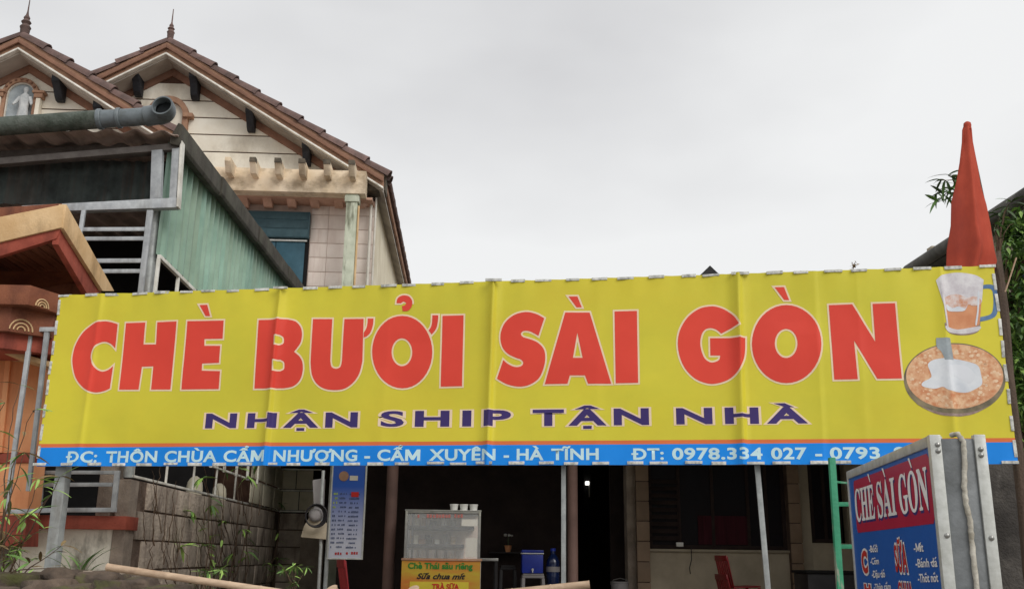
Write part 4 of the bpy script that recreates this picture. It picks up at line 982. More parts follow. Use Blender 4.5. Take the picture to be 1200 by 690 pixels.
# shuttered door
DOO = MB(); DZm = P(327, 280, 15.95)[2]
m = MB(); m.box(DS0, DS1, 15.86, 15.97, DZm, DZ1); d_ = HOU.part('shutter_box', m, m_teal, .008)
for k in range(3):
    m = MB(); z = DZm+(DZ1-DZm)*(k+.5)/3; m.box(DS0+.02, DS1-.02, 15.852, 15.861, z-(DZ1-DZm)/6+.012, z+(DZ1-DZm)/6-.012); HOU.part('slat', m, m_teal, .002, parent=d_)
nn = 4; x1 = DS1-.06
for k in range(nn):
    w_ = (x1-DS0)/nn; m = MB(); m.box(DS0+w_*k+.006, DS0+w_*(k+1)-.006, 15.93, 15.968, 4.6, DZm-.02); HOU.part('shutter_leaf', m, m_teal2, .006)
m = MB(); m.box(DS0, DS1, 15.958, 15.976, 4.6, DZm-.001); HOU.part('door_frame', m, m_black)
m = MB(); m.box(DS0, DS1-.03, 15.90, 15.93, DZm-.05, DZm-.02); HOU.part('shutter_rail', m, m_alum, .003)
# column and rain pipes
cc = P(411.5, 260, 15.45); zc1 = P(411, 224.8, 15.45)[2]; zc2 = P(411, 238, 15.45)[2]
m = MB(); m.box(cc[0]-.13, cc[0]+.13, 15.36, 15.60, zc1-.045, zc1-.001); m.box(cc[0]-.105, cc[0]+.105, 15.38, 15.58, zc1-.09, zc1-.046); m.box(cc[0]-.12, cc[0]+.12, 15.37, 15.59, zc2, zc1-.091); HOU.part('capital', m, m_column, .008)
m = MB(); m.box(cc[0]-.092, cc[0]+.092, 15.39, 15.57, 0, zc2-.001); HOU.part('column', m, m_column, .012)
m = MB(); m.tube([(cc[0]+.112, 15.45, zc2-.05), (cc[0]+.112, 15.45, 3)], .018, 8); HOU.part('thin_pipe', m, m_cream, smooth=40)
for x, r_ in ((435.5, .026), (441, .018)):
    q = P(x, 232, 15.85); m = MB(); m.tube([(q[0], 15.85, q[2]), (q[0], 15.85, 3)], r_, 10); HOU.part('rain_pipe', m, m_whitepipe, smooth=40)
m = MB(); q = P(437, 214, 15.8); m.box(q[0]-.16, q[0]+.24, 15.66, 15.99, q[2]-.20, q[2]+.14); HOU.part('eave_return', m, m_raftend, .02)
m = MB(); q = P(424, 238, 15.8); m.lathe(q, [(.06, -.08), (.10, -.04), (.11, 0), (.07, .06), (.03, .1)], 10); HOU.part('capital_ornament', m, m_pinkbrown, smooth=50)
# ================================================================== SHOP
SHP = Thing('shop_building', 'single storey shop in deep shade with beige pilasters, round brown columns and dark openings', 'building', FP, (1, 12, 0))
SZ = 3.25                                       # ceiling
sL, sR = -1.72, 6.6
def sb(name, s0, s1, t0, t1, z0, z1, m_, bev=0, **k):
    m = MB(); m.box(s0, s1, t0, t1, z0, z1); return SHP.part(name, m, m_, bev, **k)
sb('canopy', sL-.1, sR, 9.3, 17.2, SZ, SZ+.12, m_roofgrey)
sb('canopy_fascia', sL-.1, sR, 9.25, 9.298, SZ-.12, SZ+.13, m_roofgrey)
ap = P(832, 311, 13); k_ = .99
m = MB(); m.prism([(ap[0], 13, ap[2]), (ap[0]+1.2, 13, ap[2]-1.2*k_), (ap[0]-1.2, 13, ap[2]-1.2*k_)], (0, 2.5, 0)); SHP.part('roof_peak', m, mat('near_black_roofing', C(62, 62, 62), C(48, 48, 48), 5, .9, .3))
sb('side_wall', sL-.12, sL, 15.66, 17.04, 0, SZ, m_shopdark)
sb('shade_panel', -2.20, sL, 15.55, 15.65, 0, SZ, m_shopdark)  # added dark panel, stands in for the deep shade at the left
sb('shade_canopy', -2.85, sL-.103, 13.2, 17.2, SZ, SZ+.1, m_roofgrey)  # added roof, hidden by the banner, keeps the left corner dark
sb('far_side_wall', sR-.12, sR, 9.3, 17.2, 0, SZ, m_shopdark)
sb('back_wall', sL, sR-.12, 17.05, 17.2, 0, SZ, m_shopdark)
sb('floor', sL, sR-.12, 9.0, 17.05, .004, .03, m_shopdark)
TS = 12.0
def X(x, T=TS, y=640): return P(x, y, T)[0]
def Zz(y, T=TS, x=760): return P(x, y, T)[2]
# front wall of the shop right of the doorway
zs_ = Zz(643, TS, 800)
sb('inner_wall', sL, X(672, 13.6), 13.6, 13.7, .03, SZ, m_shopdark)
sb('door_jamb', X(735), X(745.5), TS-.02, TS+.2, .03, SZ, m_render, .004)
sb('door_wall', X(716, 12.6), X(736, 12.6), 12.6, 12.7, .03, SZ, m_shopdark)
# tiled pilasters
def pilaster(x0, x1, T, n=12, step=.235):
    s0, s1 = X(x0, T), X(x1, T); b = sb('pilaster_core', s0+.006, s1-.006, T-.05, T+.15, .03, SZ, m_mortar)
    me = MB(); me.box(-(s1-s0)/2, (s1-s0)/2, 0, .02, -step/2+.006, step/2-.006); mm = me.mesh('pilaster_tile', (0, 0, 0), .003)
    for k in range(n): SHP.piece('tile', mm, m_pilaster, ((s0+s1)/2, T-.07, .05+step*(k+.5)))
pilaster(745.5, 760.5, TS-.05); pilaster(925, 939, TS-.05)
sb('wall_under_window', X(760.5), X(925), TS, TS+.15, .03, zs_-.03, m_shopwall)
sb('window_sill', X(760.8), X(925.5), TS-.04, TS+.16, zs_-.03, zs_, m_shopwall, .004)
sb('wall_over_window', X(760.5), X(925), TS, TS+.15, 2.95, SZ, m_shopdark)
sb('wall_right', X(939), X(952), TS, TS+.15, .03, SZ, m_shopwall)
z2 = Zz(636, TS, 970)
sb('wall_under_small_window', X(952), X(996), TS, TS+.15, .03, z2, m_shopwall)
sb('wall_far_right', X(996), sR-.12, TS, TS+.15, .03, SZ, m_shopwall)
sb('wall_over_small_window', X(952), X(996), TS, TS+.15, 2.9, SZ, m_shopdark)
def window(x0, x1, z0, z1, nm, mull, lab):
    s0, s1 = X(x0), X(x1); fr = MB()
    fr.box(s0, s0+.05, TS+.04, TS+.10, z0, z1); fr.box(s1-.05, s1, TS+.04, TS+.10, z0, z1); fr.box(s0+.05, s1-.05, TS+.04, TS+.10, z0, z0+.05); fr.box(s0+.05, s1-.05, TS+.04, TS+.10, z1-.05, z1)
    for x in mull: q = X(x); fr.box(q-.02, q+.02, TS+.045, TS+.095, z0+.05, z1-.05)
    o = SHP.part('window', fr, m_dkwood, .003, label=lab)
    p = MB(); p.box(s0+.03, s1-.03, TS+.065, TS+.075, z0+.03, z1-.03); SHP.part('pane', p, m_pane, parent=o); return o
m_dkwood = mat('dark_stained_wood', C(56, 42, 38), C(42, 32, 30), 5, .8, .1)
m_pane = mat('dark_window_pane', C(20, 18, 24), C(28, 20, 24), 2, .5, .05, spec=.15, rnd=0)
m_red_c = mat('dark_red_curtain', C(72, 22, 34), C(54, 18, 28), 3, .9, .1, stretch=(9, 9, .5))
wo = window(760.8, 924.6, zs_, 2.95, 'window', (798, 838, 880, 902), 'wide dark shop window over the cream wall')
window(953, 990, z2, 2.9, 'window', (971,), 'narrow dark shop window with pale frame')
for k in range(9):                                   # louvre slats on the left third
    m = MB(); z = zs_+.10+k*.085; m.prism([(X(762.5), TS+.02, z), (X(797), TS+.02, z), (X(797), TS+.045, z+.05), (X(762.5), TS+.045, z+.05)], (0, .006, 0)); SHP.part('slat', m, m_dkwood, .0015, parent=wo)
m = MB(); m.box(X(820), X(878), TS+.05, TS+.06, zs_+.06, zs_+.40); SHP.part('curtain', m, m_red_c, parent=wo)
# round brown columns
for x0, x1, T in ((451.5, 465, 10.0), (665, 677, 10.0)):
    s = (X(x0, T, 600)+X(x1, T, 600))/2; r_ = (X(x1, T, 600)-X(x0, T, 600))/2
    m = MB(); m.lathe((s, T, .03), [(r_*1.3, 0), (r_*1.3, .08), (r_, .12), (r_, SZ-.06-.03), (r_*1.25, SZ-.04-.03), (r_*1.25, SZ-.03)], 20); SHP.part('round_column', m, m_colbrown, smooth=40)

# wire and socket on the wall
single('socket', 'small white socket with hanging cable on the shop window sill', 'socket', FP, P(797, 638, 11.9), MB().box(X(793, 11.9), X(801, 11.9), 11.9, 11.94, Zz(639.5, 11.9), Zz(634.5, 11.9)), m_whiteplastic, .004)
m = MB(); m.tube([P(810, 640, 11.93), P(810.4, 655, 11.93), P(808, 665, 11.92), P(809, 672, 11.92)], .006, 5); single('cable', 'thin dark cable hanging down the cream shop wall', 'cable', FP, P(810, 672, 11.9), m, m_darkplastic)

# lit lamp inside the doorway
m_lit = bpy.data.materials.new('lit_lamp'); m_lit.use_nodes = True; b_ = m_lit.node_tree.nodes['Principled BSDF']; b_.inputs['Emission Color'].default_value = (1, .97, .88, 1); b_.inputs['Emission Strength'].default_value = 1.6
LA = Thing('wall_lamp', 'small lit white lamp glowing inside the dark doorway', 'lamp', FP, P(688, 566, 14.4))
m = MB(); m.box(X(686, 14.4, 566), X(690.5, 14.4, 566), 14.38, 14.44, Zz(568, 14.4, 688), Zz(563.5, 14.4, 688)); LA.part('bulb', m, m_lit, .01)
m = MB(); m.box(X(690, 14.4, 566), X(691.3, 14.4, 566), 14.40, 14.42, Zz(582, 14.4, 688), Zz(568, 14.4, 688)); LA.part('holder', m, m_chrome, .003)
m = MB(); m.box(X(684, 14.46, 566), X(692, 14.46, 566), 14.445, 14.50, Zz(600, 14.4, 688), SZ); LA.part('bracket', m, m_black)

# ------------------------------------------------------------------ red chairs
def chair_mesh():
    """stackable moulded garden chair facing +s"""
    sh = MB()
    w_ = .5
    seat = []
    sh.prism([(-.22, -.21, .42), (.22, -.22, .44), (.22, .22, .44), (-.22, .21, .42)], (0, 0, .018))
    back = MB(); n = 7
    for i in range(n):                                  # vertical slats of the curved back
        a = -.19+.38*i/(n-1); back.bar((-.215, a, .44), (-.30, a*1.05, .80), .035, .012) if False else back.prism([(-.215, a-.02, .44), (-.215, a+.02, .44), (-.30, a+.02, .82), (-.30, a-.02, .82)], (-.012, 0, 0))
    back.prism([(-.295, -.215, .79), (-.295, .215, .79), (-.305, .20, .865), (-.305, -.20, .865)], (-.02, 0, 0))
    back.prism([(-.215, -.225, .43), (-.225, -.225, .43), (-.315, -.205, .85), (-.295, -.205, .85)], (0, .03, 0)); back.prism([(-.215, .195, .43), (-.225, .195, .43), (-.315, .175, .85), (-.295, .175, .85)], (0, .03, 0))
    legs = []
    for sx in (-1, 1):
        for sy in (-1, 1):
            l = MB(); l.bar((sx*.23-(.03 if sx < 0 else -.02), sy*.225, 0), (sx*.20, sy*.195, .43), .042, .03); legs.append(l)
    arms = []
    for sy in (-1, 1):
        a = MB(); a.tube([(-.26, sy*.225, .64), (0, sy*.245, .66), (.17, sy*.245, .64), (.21, sy*.24, .60), (.20, sy*.22, .44)], [.018]*5, 6); arms.append(a)
    return sh, back, legs, arms
sh, bk, lg, ar = chair_mesh()
me_s, me_b = sh.mesh('seat', (0, 0, 0), .006), bk.mesh('backrest', (0, 0, 0), .003)
me_l = [l.mesh('leg', (0, 0, 0), .004) for l in lg]; me_a = [a.mesh('armrest', (0, 0, 0), 0, 50) for a in ar]
def chair(label, p, rz, group):
    T_ = Thing('plastic_chair', label, 'chair', FP, p, group); T_.e.rotation_euler = (0, 0, FP.yaw+rz)
    link('seat', me_s, m_redplastic, T_.e); link('backrest', me_b, m_redplastic, T_.e)
    for l in me_l: link('leg', l, m_redplastic, T_.e)
    return T_
p = (X(864, 11.3), 11.3, .03); names = ['red plastic chair at the bottom of the stack against the cream wall', 'red plastic chair second from the bottom of the stack by the window', 'red plastic chair in the middle of the stack by the window', 'red plastic chair second from the top of the stack by the window', 'red plastic chair on top of the stack against the cream wall']
for k in range(5): chair(names[k], (p[0]+.006*k, 11.32, .03+.205*k), R(8), 'stacked red plastic chairs').e.scale = (.72, .84, .8)
p = (X(434, 8.9, 660), 8.9, .03)
names = ['red plastic chair at the bottom of the stack below the menu board', 'red plastic chair in the middle of the stack below the menu board', 'red plastic chair on top of the stack below the menu board']
for k in range(3): chair(names[k], (p[0], 8.9, .03+.155*k), R(10), 'red chairs below the menu board').e.scale = (.78, .8, .97)
k_ = 3
chair('red plastic chair set askew on the stack below the menu board', (p[0]-.02, 8.93, .03+.465+.13), R(18), 'red chairs below the menu board').e.scale = (.78, .8, .97)

# ------------------------------------------------------------------ dessert cart with glass case
TC = 9.5
CART = Thing('dessert_cart', 'dessert cart with a glass display case over an orange and yellow printed panel', 'cart', FP, P(517, 690, TC))
cs0, cs1 = P(473, 655, TC)[0], P(562.5, 655, TC)[0]; zc0, zc1 = P(517, 654, TC)[2], P(517, 598.5, TC)[2]; D = .55
def cp(name, s0, s1, t0, t1, z0, z1, m_, bev=0, **k): m = MB(); m.box(s0, s1, t0, t1, z0, z1); return CART.part(name, m, m_, bev, **k)
m_cpan = mat('orange_yellow_print', C(184, 86, 44), C(176, 156, 48), 2.2, .5, .02, rnd=0, stretch=(.6, .6, 2.4)); m_cyel = mat('yellow_print', C(206, 186, 56), None, 2, .5, 0, rnd=0)
cp('cabinet', cs0-.01, cs1+.01, TC, TC+D, .25, zc0-.02, m_chrome, .004)
cp('printed_panel', cs0-.015, cs1+.005, TC-.012, TC-.001, .3, zc0-.02, m_cpan)
cp('counter_edge', cs0-.02, cs1+.02, TC-.02, TC+D+.02, zc0-.02, zc0, m_mould, .003)
for s in (cs0, cs1-.02):
    for t in (TC, TC+D-.02): cp('case_post', s, s+.02, t, t+.02, zc0, zc1, m_chrome, .002)
for t in (TC, TC+D-.02): cp('case_rail', cs0+.02, cs1-.02, t, t+.02, zc1-.02, zc1, m_chrome, .002)
cp('case_top', cs0-.005, cs1+.005, TC-.004, TC+D+.004, zc1, zc1+.012, m_chrome, .002)
cp('case_back', cs0+.02, cs1-.02, TC+D-.025, TC+D-.015, zc0, zc1-.02, mat('pale_case_back', C(222, 204, 188), C(176, 160, 150), 5, .7, .05))
random.seed(6)
for f, z_ in ((.31, zc1-(zc1-zc0)*.31), (.70, zc1-(zc1-zc0)*.70)):      # boxes and cups on the shelves
    for k in range(6):
        x = 486+k*(11 if f < .5 else 9)+random.uniform(-2, 2); q = P(x, 620, TC+.2); w_ = random.uniform(.02, .04); h_ = random.uniform(.03, .10)
        o = single('stored_box', ['pale', 'brown', 'dark', 'white', 'grey', 'tall'][k]+' packet on the '+('upper' if f < .5 else 'lower')+' shelf of the glass display case', 'packet', FP, (q[0], TC+.2, z_), MB().box(q[0]-w_, q[0]+w_, TC+.18, TC+.24, z_+.001, z_+h_), [m_paper, m_mould, m_darkplastic, m_whiteplastic, m_greyplastic, m_bamboo][k], .003, group='packets in the glass case')
m_glass = glass('thin_glass', (.85, .88, .88, 1), .14)
cp('glass_pane', cs0+.02, cs1-.02, TC+.006, TC+.010, zc0+.001, zc1-.021, m_glass)
for f in (.31, .70):
    z = zc1-(zc1-zc0)*f; cp('shelf', cs0+.022, cs1-.06 if f < .5 else cs1-.15, TC+.03, TC+D-.03, z-.034, z, m_darkplastic, .003)
cp('divider', P(482, 620, TC)[0], P(485, 620, TC)[0], TC+.03, TC+.05, zc0, zc1-.02, m_darkplastic)
cp('divider', P(520.5, 620, TC)[0], P(521.5, 620, TC)[0], TC+.02, TC+.03, zc1-(zc1-zc0)*.30, zc1-.02, m_darkplastic)
cp('notice', P(545.5, 640, TC)[0], P(559.5, 640, TC)[0], TC+.012, TC+.016, P(550, 652, TC)[2], P(550, 630, TC)[2], m_paper)
cp('notice', P(541, 610, TC)[0], P(560, 610, TC)[0], TC+.012, TC+.016, P(550, 616, TC)[2], P(550, 608, TC)[2], m_paper)
for k in range(4):
    for s in (cs0+.03, cs1-.03):
        pass
for s in (cs0+.04, cs1-.04):
    for t in (TC+.06, TC+D-.06):
        m = MB(); m.lathe((s-.02, t, .09), [(.02, 0), (.09, 0), (.09, .04), (.02, .04)], 16, 'x'); CART.part('wheel', m, m_darkplastic, smooth=30)
        m = MB(); m.box(s-.012, s+.012, t-.012, t+.012, .12, .25); CART.part('wheel_fork', m, m_chrome)
def panel_text(T_, s, px0, px1, yb, yt, t, m_, off=0, shear=0, out=None, lab=None, name='lettering', th=.003):
    LL = layout(s, off); x0 = min(p[0] for _, v, _f in LL for p in v); x1 = max(p[0] for _, v, _f in LL for p in v)
    a = P(px0, yb, t); b = P(px1, yb, t); h = P(px0, yt, t)[2]-a[2]
    me = MB()
    for ch, v, f in LL:
        k = len(me.v); me.v += [(a[0]+(b[0]-a[0])*(p[0]+shear*p[1]-x0)/(x1-x0), t-(.0006 if len(p) == 3 else 0), a[2]+h*(p[1]/.72)) for p in v]; me.f += [tuple(i+k for i in q) for q in f]
    return T_.part(name, me, m_, label=lab, kind='stuff')
m_pg = mat('green_print', C(24, 122, 44), None, 2, .5, 0, rnd=0); m_pk = mat('black_print', C(18, 20, 34), None, 2, .5, 0, rnd=0); m_pr = mat('dark_red_print', C(190, 40, 34), None, 2, .5, 0, rnd=0); m_pink_f = mat('faded_red_print', C(176, 110, 104), None, 2, .6, 0, rnd=0)
cp('yellow_field', P(480, 690, TC)[0], P(549, 690, TC)[0], TC-.014, TC-.0125, .5, P(500, 681, TC)[2], m_cyel)
panel_text(CART, 'Chè Thái sầu riêng', 478, 554, 665.5, 658.5, TC-.016, m_pg, .03)
panel_text(CART, 'Sữa chua mít', 488, 544, 677.5, 671, TC-.016, m_pk, .03, .35)
panel_text(CART, 'TRÀ SỮA', 506, 538, 690, 683.5, TC-.017, m_pr, .04)
# illegible faded line on the glass: a row of small strokes
def strokes(T_, P3, x0, x1, y, h, t, m_, n, seed, name='faded_print'):
    random.seed(seed); m = MB(); x = x0; dx = (x1-x0)/n
    for k in range(n):
        if random.random() < .18: x += dx; continue
        a = P3(x+.1*dx, y+h/2, t); b = P3(x+dx*random.uniform(.7, .92), y-h/2*random.uniform(.5, 1), t); m.box(min(a[0], b[0]), max(a[0], b[0]), t, t+.0008, min(a[2], b[2]), max(a[2], b[2])); x += dx
    return T_.part(name, m, m_)
strokes(CART, P, 489, 543, 604, 4.5, TC+.003, m_pink_f, 15, 4)
# tubs in the case and on top
tub = MB(); tub.lathe((0, 0, 0), [(.035, 0), (.042, .07), (.045, .075), (.045, .085)], 12); tub_me = tub.mesh('tub', (0, 0, 0), 0, 40); tub_me.materials.append(m_whiteplastic)
labs = ['leftmost of the three tubs on top of the dessert cart', 'middle one of the three tubs on top of the dessert cart', 'rightmost of the three tubs on top of the dessert cart']
for k, x in enumerate((532, 543.5, 555)):
    o = link('tub', tub_me, m_whiteplastic); q = P(x, 598, TC+.1); o.location = FP.w((q[0], TC+.1, zc1+.012)); o['label'] = labs[k]; o['category'] = 'tub'; o['group'] = 'tubs on the cart roof'; o.scale = (.95, .95, .7)
for k in range(6):
    o = link('jar', tub_me, m_greyplastic); q = P(484+k*11, 650, TC+.2); o.location = FP.w((q[0], TC+.2, zc0+.001)); o['label'] = ['leftmost grey jar in the glass case', 'second grey jar from the left in the glass case', 'third grey jar from the left in the glass case', 'fourth grey jar from the left in the glass case', 'fifth grey jar from the left in the glass case', 'rightmost grey jar in the glass case'][k]; o['category'] = 'jar'; o['group'] = 'jars in the glass case'; o.scale = (.9, .9, .9)

# ------------------------------------------------------------------ table, stools, cooler, water bottle
TT = 11.0
TBL = Thing('side_table', 'small dark table with a pale edge beside the dessert cart', 'table', FP, P(573, 690, TT))
s0, s1 = P(560, 655, TT)[0], P(584, 655, TT)[0]; zt = P(570, 653.5, TT)[2]
m = MB(); m.box(s0, s1, TT, TT+.5, zt-.03, zt); TBL.part('table_top', m, m_chrome, .004)
for s in (s0+.02, s1-.02):
    for t in (TT+.03, TT+.47): m = MB(); m.box(s-.015, s+.015, t-.015, t+.015, .03, zt-.03); TBL.part('leg', m, m_darkplastic)
def stool(label, x0, x1, ytop, T, m_, group=None, H=None):
    s0, s1 = P(x0, 670, T)[0], P(x1, 670, T)[0]; zt = P((x0+x1)/2, ytop, T)[2]; w_ = s1-s0; c = (s0+s1)/2
    T_ = Thing('plastic_stool', label, 'stool', FP, (c, T+w_/2, .03), group)
    m = MB(); m.box(c-w_*.42, c+w_*.42, T+w_*.08, T+w_*.92, zt-.02, zt); m.box(c-w_*.44, c+w_*.44, T+w_*.06, T+w_*.94, zt-.05, zt-.02); T_.part('seat', m, m_, .008)
    for sx in (-1, 1):
        for sy in (0, 1):
            m = MB(); t0 = T+w_*(.1 if sy == 0 else .9); m.bar((c+sx*w_*.5, t0+(-.03 if sy == 0 else .03), .03), (c+sx*w_*.39, t0, zt-.05), .035, .03); T_.part('leg', m, m_, .005)
    m = MB(); 
    for sx in (-1, 1): m.box(c+sx*w_*.44-.012, c+sx*w_*.44+.012, T+w_*.12, T+w_*.88, zt*.35, zt*.35+.03)
    T_.part('stretcher', m, m_, .003)
    return c, zt, T_
c, zt, _ = stool('grey plastic stool carrying the blue cooler box', 610.5, 640, 671.5, TT, m_greyplastic)
s0, s1 = P(611, 660, TT)[0], P(637.5, 660, TT)[0]; z1 = P(624, 645, TT)[2]; CO = Thing('cooler_box', 'blue cooler box with a white lid edge standing on a grey stool', 'cooler', FP, (c, TT+.15, zt))
m = MB(); m.box(s0+.008, s1-.008, TT+.01, TT+.25, zt+.001, z1-.035); CO.part('body', m, m_blueplastic, .012)
m = MB(); m.box(s0, s1, TT, TT+.26, z1-.033, z1-.022); CO.part('rim', m, m_whiteplastic, .003)
m = MB(); m.box(s0+.004, s1-.004, TT+.005, TT+.255, z1-.021, z1+.01); CO.part('lid', m, m_blueplastic, .008)
m = MB(); q = P(624, 667, TT); m.lathe((q[0], TT-.02, q[2]), [(.014, 0), (.014, .025)], 10, 'y'); m.box(q[0]-.006, q[0]+.006, TT-.03, TT-.018, q[2]-.03, q[2]+.01); CO.part('tap', m, m_whiteplastic)
c = P(649, 660, 11.0)[0]; zt = P(649, 642, 11.0)[2]; BO = Thing('water_bottle', 'large dark blue water bottle with a pale label beside the cooler', 'bottle', FP, (c, 11.1, .03))
m_bottle = mat('dark_blue_bottle', C(22, 40, 84), C(16, 30, 66), 2, .2, 0, spec=.6, rnd=0)
m = MB(); m.lathe((c, 11.1, zt-.42), [(.06, 0), (.075, .02), (.072, .1), (.077, .12), (.072, .14), (.076, .24), (.07, .29), (.04, .345), (.026, .36), (.026, .39)], 20); BO.part('body', m, m_bottle, smooth=40)
m = MB(); m.lathe((c, 11.1, zt-.03), [(.03, 0), (.03, .03)], 16); BO.part('cap', m, m_blueplastic)
m = MB(); m.lathe((c, 11.1, zt-.25), [(.0765, 0), (.0775, .0), (.0775, .055), (.0765, .055)], 20); BO.part('label_band', m, m_greyplastic)
single('bottle_stand', 'low dark stand under the large blue water bottle', 'stand', FP, (c, 11.1, .03), MB().box(c-.1, c+.1, 11.0, 11.2, .03, zt-.421), m_darkplastic, .005)
stool('dark plastic stool between the cart and the blue cooler', 585, 606, 662, 11.3, m_darkplastic)
# stack of bowls and flower pot on a shelf at the back
q = P(596, 633, 13.2)
single('wall_shelf', 'narrow dark shelf fixed to the back wall above the stools', 'shelf', FP, (q[0], 13.4, P(596, 646.5, 13.3)[2]), MB().box(q[0]-.25, q[0]+.25, 13.2, 13.59, P(596, 648, 13.3)[2], P(596, 646.3, 13.3)[2]), m_darkplastic, .003)
zsh = P(596, 646.3, 13.3)[2]
PO = Thing('flower_pot', 'small orange pot with white flowers on the dark back shelf', 'plant pot', FP, (q[0], 13.35, zsh))
m = MB(); m.lathe((q[0], 13.35, zsh), [(.03, 0), (.05, .08), (.055, .085)], 12); PO.part('pot', m, m_orange, smooth=40)
m = MB(); m.tube([(q[0], 13.35, zsh+.08), (q[0]+.005, 13.35, zsh+.2)], .006, 5); PO.part('stem', m, m_leaf_d)
for k in range(5):
    m = MB(); a = k*1.25; m.lathe((q[0]+.045*math.cos(a), 13.35+.03*math.sin(a), zsh+.21+.012*(k % 2)), [(.0, -.012), (.02, -.005), (.02, .008), (.0, .016)], 8); PO.part('flower', m, m_whiteplastic)
# bucket in the doorway
c = P(726, 682, 11.8); BU = Thing('bucket', 'grey bucket standing in the dark doorway', 'bucket', FP, (c[0], 11.8, .03))
zt = P(726, 681, 11.8)[2]; m = MB(); m.lathe((c[0], 11.8, .03), [(.08, 0), (.10, zt-.05), (.108, zt-.045), (.108, zt-.03)], 18); BU.part('body', m, m_greyplastic, smooth=40)
m = MB(); m.tube([(c[0]-.105, 11.8, zt-.03), (c[0]-.08, 11.75, zt+.02), (c[0], 11.73, zt+.04), (c[0]+.08, 11.75, zt+.02), (c[0]+.105, 11.8, zt-.03)], .005, 5); BU.part('handle', m, m_chrome)
# low covered motorbike-like bulk: a dark cabinet under the small window
q0, q1 = P(946, 668, 10.5), P(1004, 668, 10.5)
CB = Thing('low_cabinet', 'low dark cabinet under the narrow shop window behind the green frame', 'cabinet', FP, ((q0[0]+q1[0])/2, 10.6, .03))
m = MB(); m.box(q0[0], q1[0], 10.5, 10.95, .03, q0[2]-.03); CB.part('body', m, m_darkplastic, .01)
m = MB(); m.box(q0[0]-.02, q1[0]+.02, 10.48, 10.97, q0[2]-.029, q0[2]); CB.part('top', m, m_black, .006)

# ------------------------------------------------------------------ menu board on its post
TM = 8.0
MEN = Thing('menu_board', 'hanging menu board fading from blue to white beside the fence end', 'menu board', FP, P(380, 690, TM))
q = [P(391.7, 546, TM), P(430, 546, TM), P(422, 652, TM), P(384, 653, TM)]
sl_, sr_ = (q[0][0]+q[3][0])/2, (q[1][0]+q[2][0])/2; zt, zb = q[0][2]+.18, q[3][2]
m_mb = bpy.data.materials.new('blue_to_white_print'); m_mb.use_nodes = True; nt = m_mb.node_tree; b_ = nt.nodes['Principled BSDF']; b_.inputs['Roughness'].default_value = .5
tc = nt.nodes.new('ShaderNodeTexCoord'); sx = nt.nodes.new('ShaderNodeSeparateXYZ'); rp = nt.nodes.new('ShaderNodeValToRGB'); mr = nt.nodes.new('ShaderNodeMapRange')
nt.links.new(tc.outputs['Object'], sx.inputs[0]); nt.links.new(sx.outputs[2], mr.inputs[0]); mr.inputs[1].default_value = zb-MEN.base[2]; mr.inputs[2].default_value = zt-MEN.base[2]
nt.links.new(mr.outputs[0], rp.inputs[0]); nt.links.new(rp.outputs[0], b_.inputs['Base Color'])
rp.color_ramp.elements[0].color = C(196, 198, 212); rp.color_ramp.elements[0].position = .12; rp.color_ramp.elements[1].color = C(36, 84, 176); rp.color_ramp.elements[1].position = .62
m = MB(); m.box(sl_, sr_, TM, TM+.008, zb, zt); MEN.part('printed_sheet', m, m_mb)
fr = MB(); fr.box(sl_-.012, sl_, TM-.006, TM+.02, zb-.012, zt+.012); fr.box(sr_, sr_+.012, TM-.006, TM+.02, zb-.012, zt+.012); fr.box(sl_, sr_, TM-.006, TM+.02, zb-.012, zb); fr.box(sl_, sr_, TM-.006, TM+.02, zt, zt+.012); MEN.part('frame', fr, m_alum, .002)
p0, p1 = P(389.5, 552, TM+.04), P(381, 690, TM+.04); m = MB(); dd = [p1[i]-p0[i] for i in range(3)]; k = -p0[2]/dd[2]; m.tube([tuple(p0[i]-dd[i]*.3 for i in range(3)), tuple(p0[i]+dd[i]*k for i in range(3))], .017, 10); MEN.part('post', m, m_galv, smooth=40)
m_pyg = mat('yellow_green_print', C(170, 196, 60), None, 2, .5, 0, rnd=0); m_pd = mat('slate_print', C(70, 84, 120), None, 2, .5, 0, rnd=0)
for r_ in range(13):
    y = 578+r_*5.2; off = (y-548)*.075
    strokes(MEN, P, 393-off*.9, 398.5-off, y, 2.6, TM-.0025, m_pyg if r_ < 4 else m_pd, 3, r_, 'menu_line'); strokes(MEN, P, 400.5-off, 409-off, y, 2.2, TM-.0025, m_pd, 6, r_+40, 'menu_line'); strokes(MEN, P, 412-off, 424-off, y+.6, 2.2, TM-.0025, m_pd, 8, r_+80, 'menu_line')
strokes(MEN, P, 389, 401, 648, 3.5, TM-.0025, m_pr, 4, 1, 'menu_line'); strokes(MEN, P, 405, 420, 647.5, 3.5, TM-.0025, m_pr, 5, 2, 'menu_line')
m = MB(); q = P(403, 557.5, TM-.003); m.lathe(q, [(.04, 0), (.04, .001)], 14, 'y'); MEN.part('printed_fruit', m, m_mould)
m = MB(); q = P(415, 560, TM-.003); m.box(q[0]-.035, q[0]+.03, TM-.003, TM-.002, q[2]-.018, q[2]+.02); MEN.part('printed_cup', m, m_paper)
m = MB(); q = P(416, 579, TM-.003); m.box(q[0]-.03, q[0]+.03, TM-.003, TM-.002, q[2]-.02, q[2]+.02); MEN.part('printed_badge', m, m_pr)

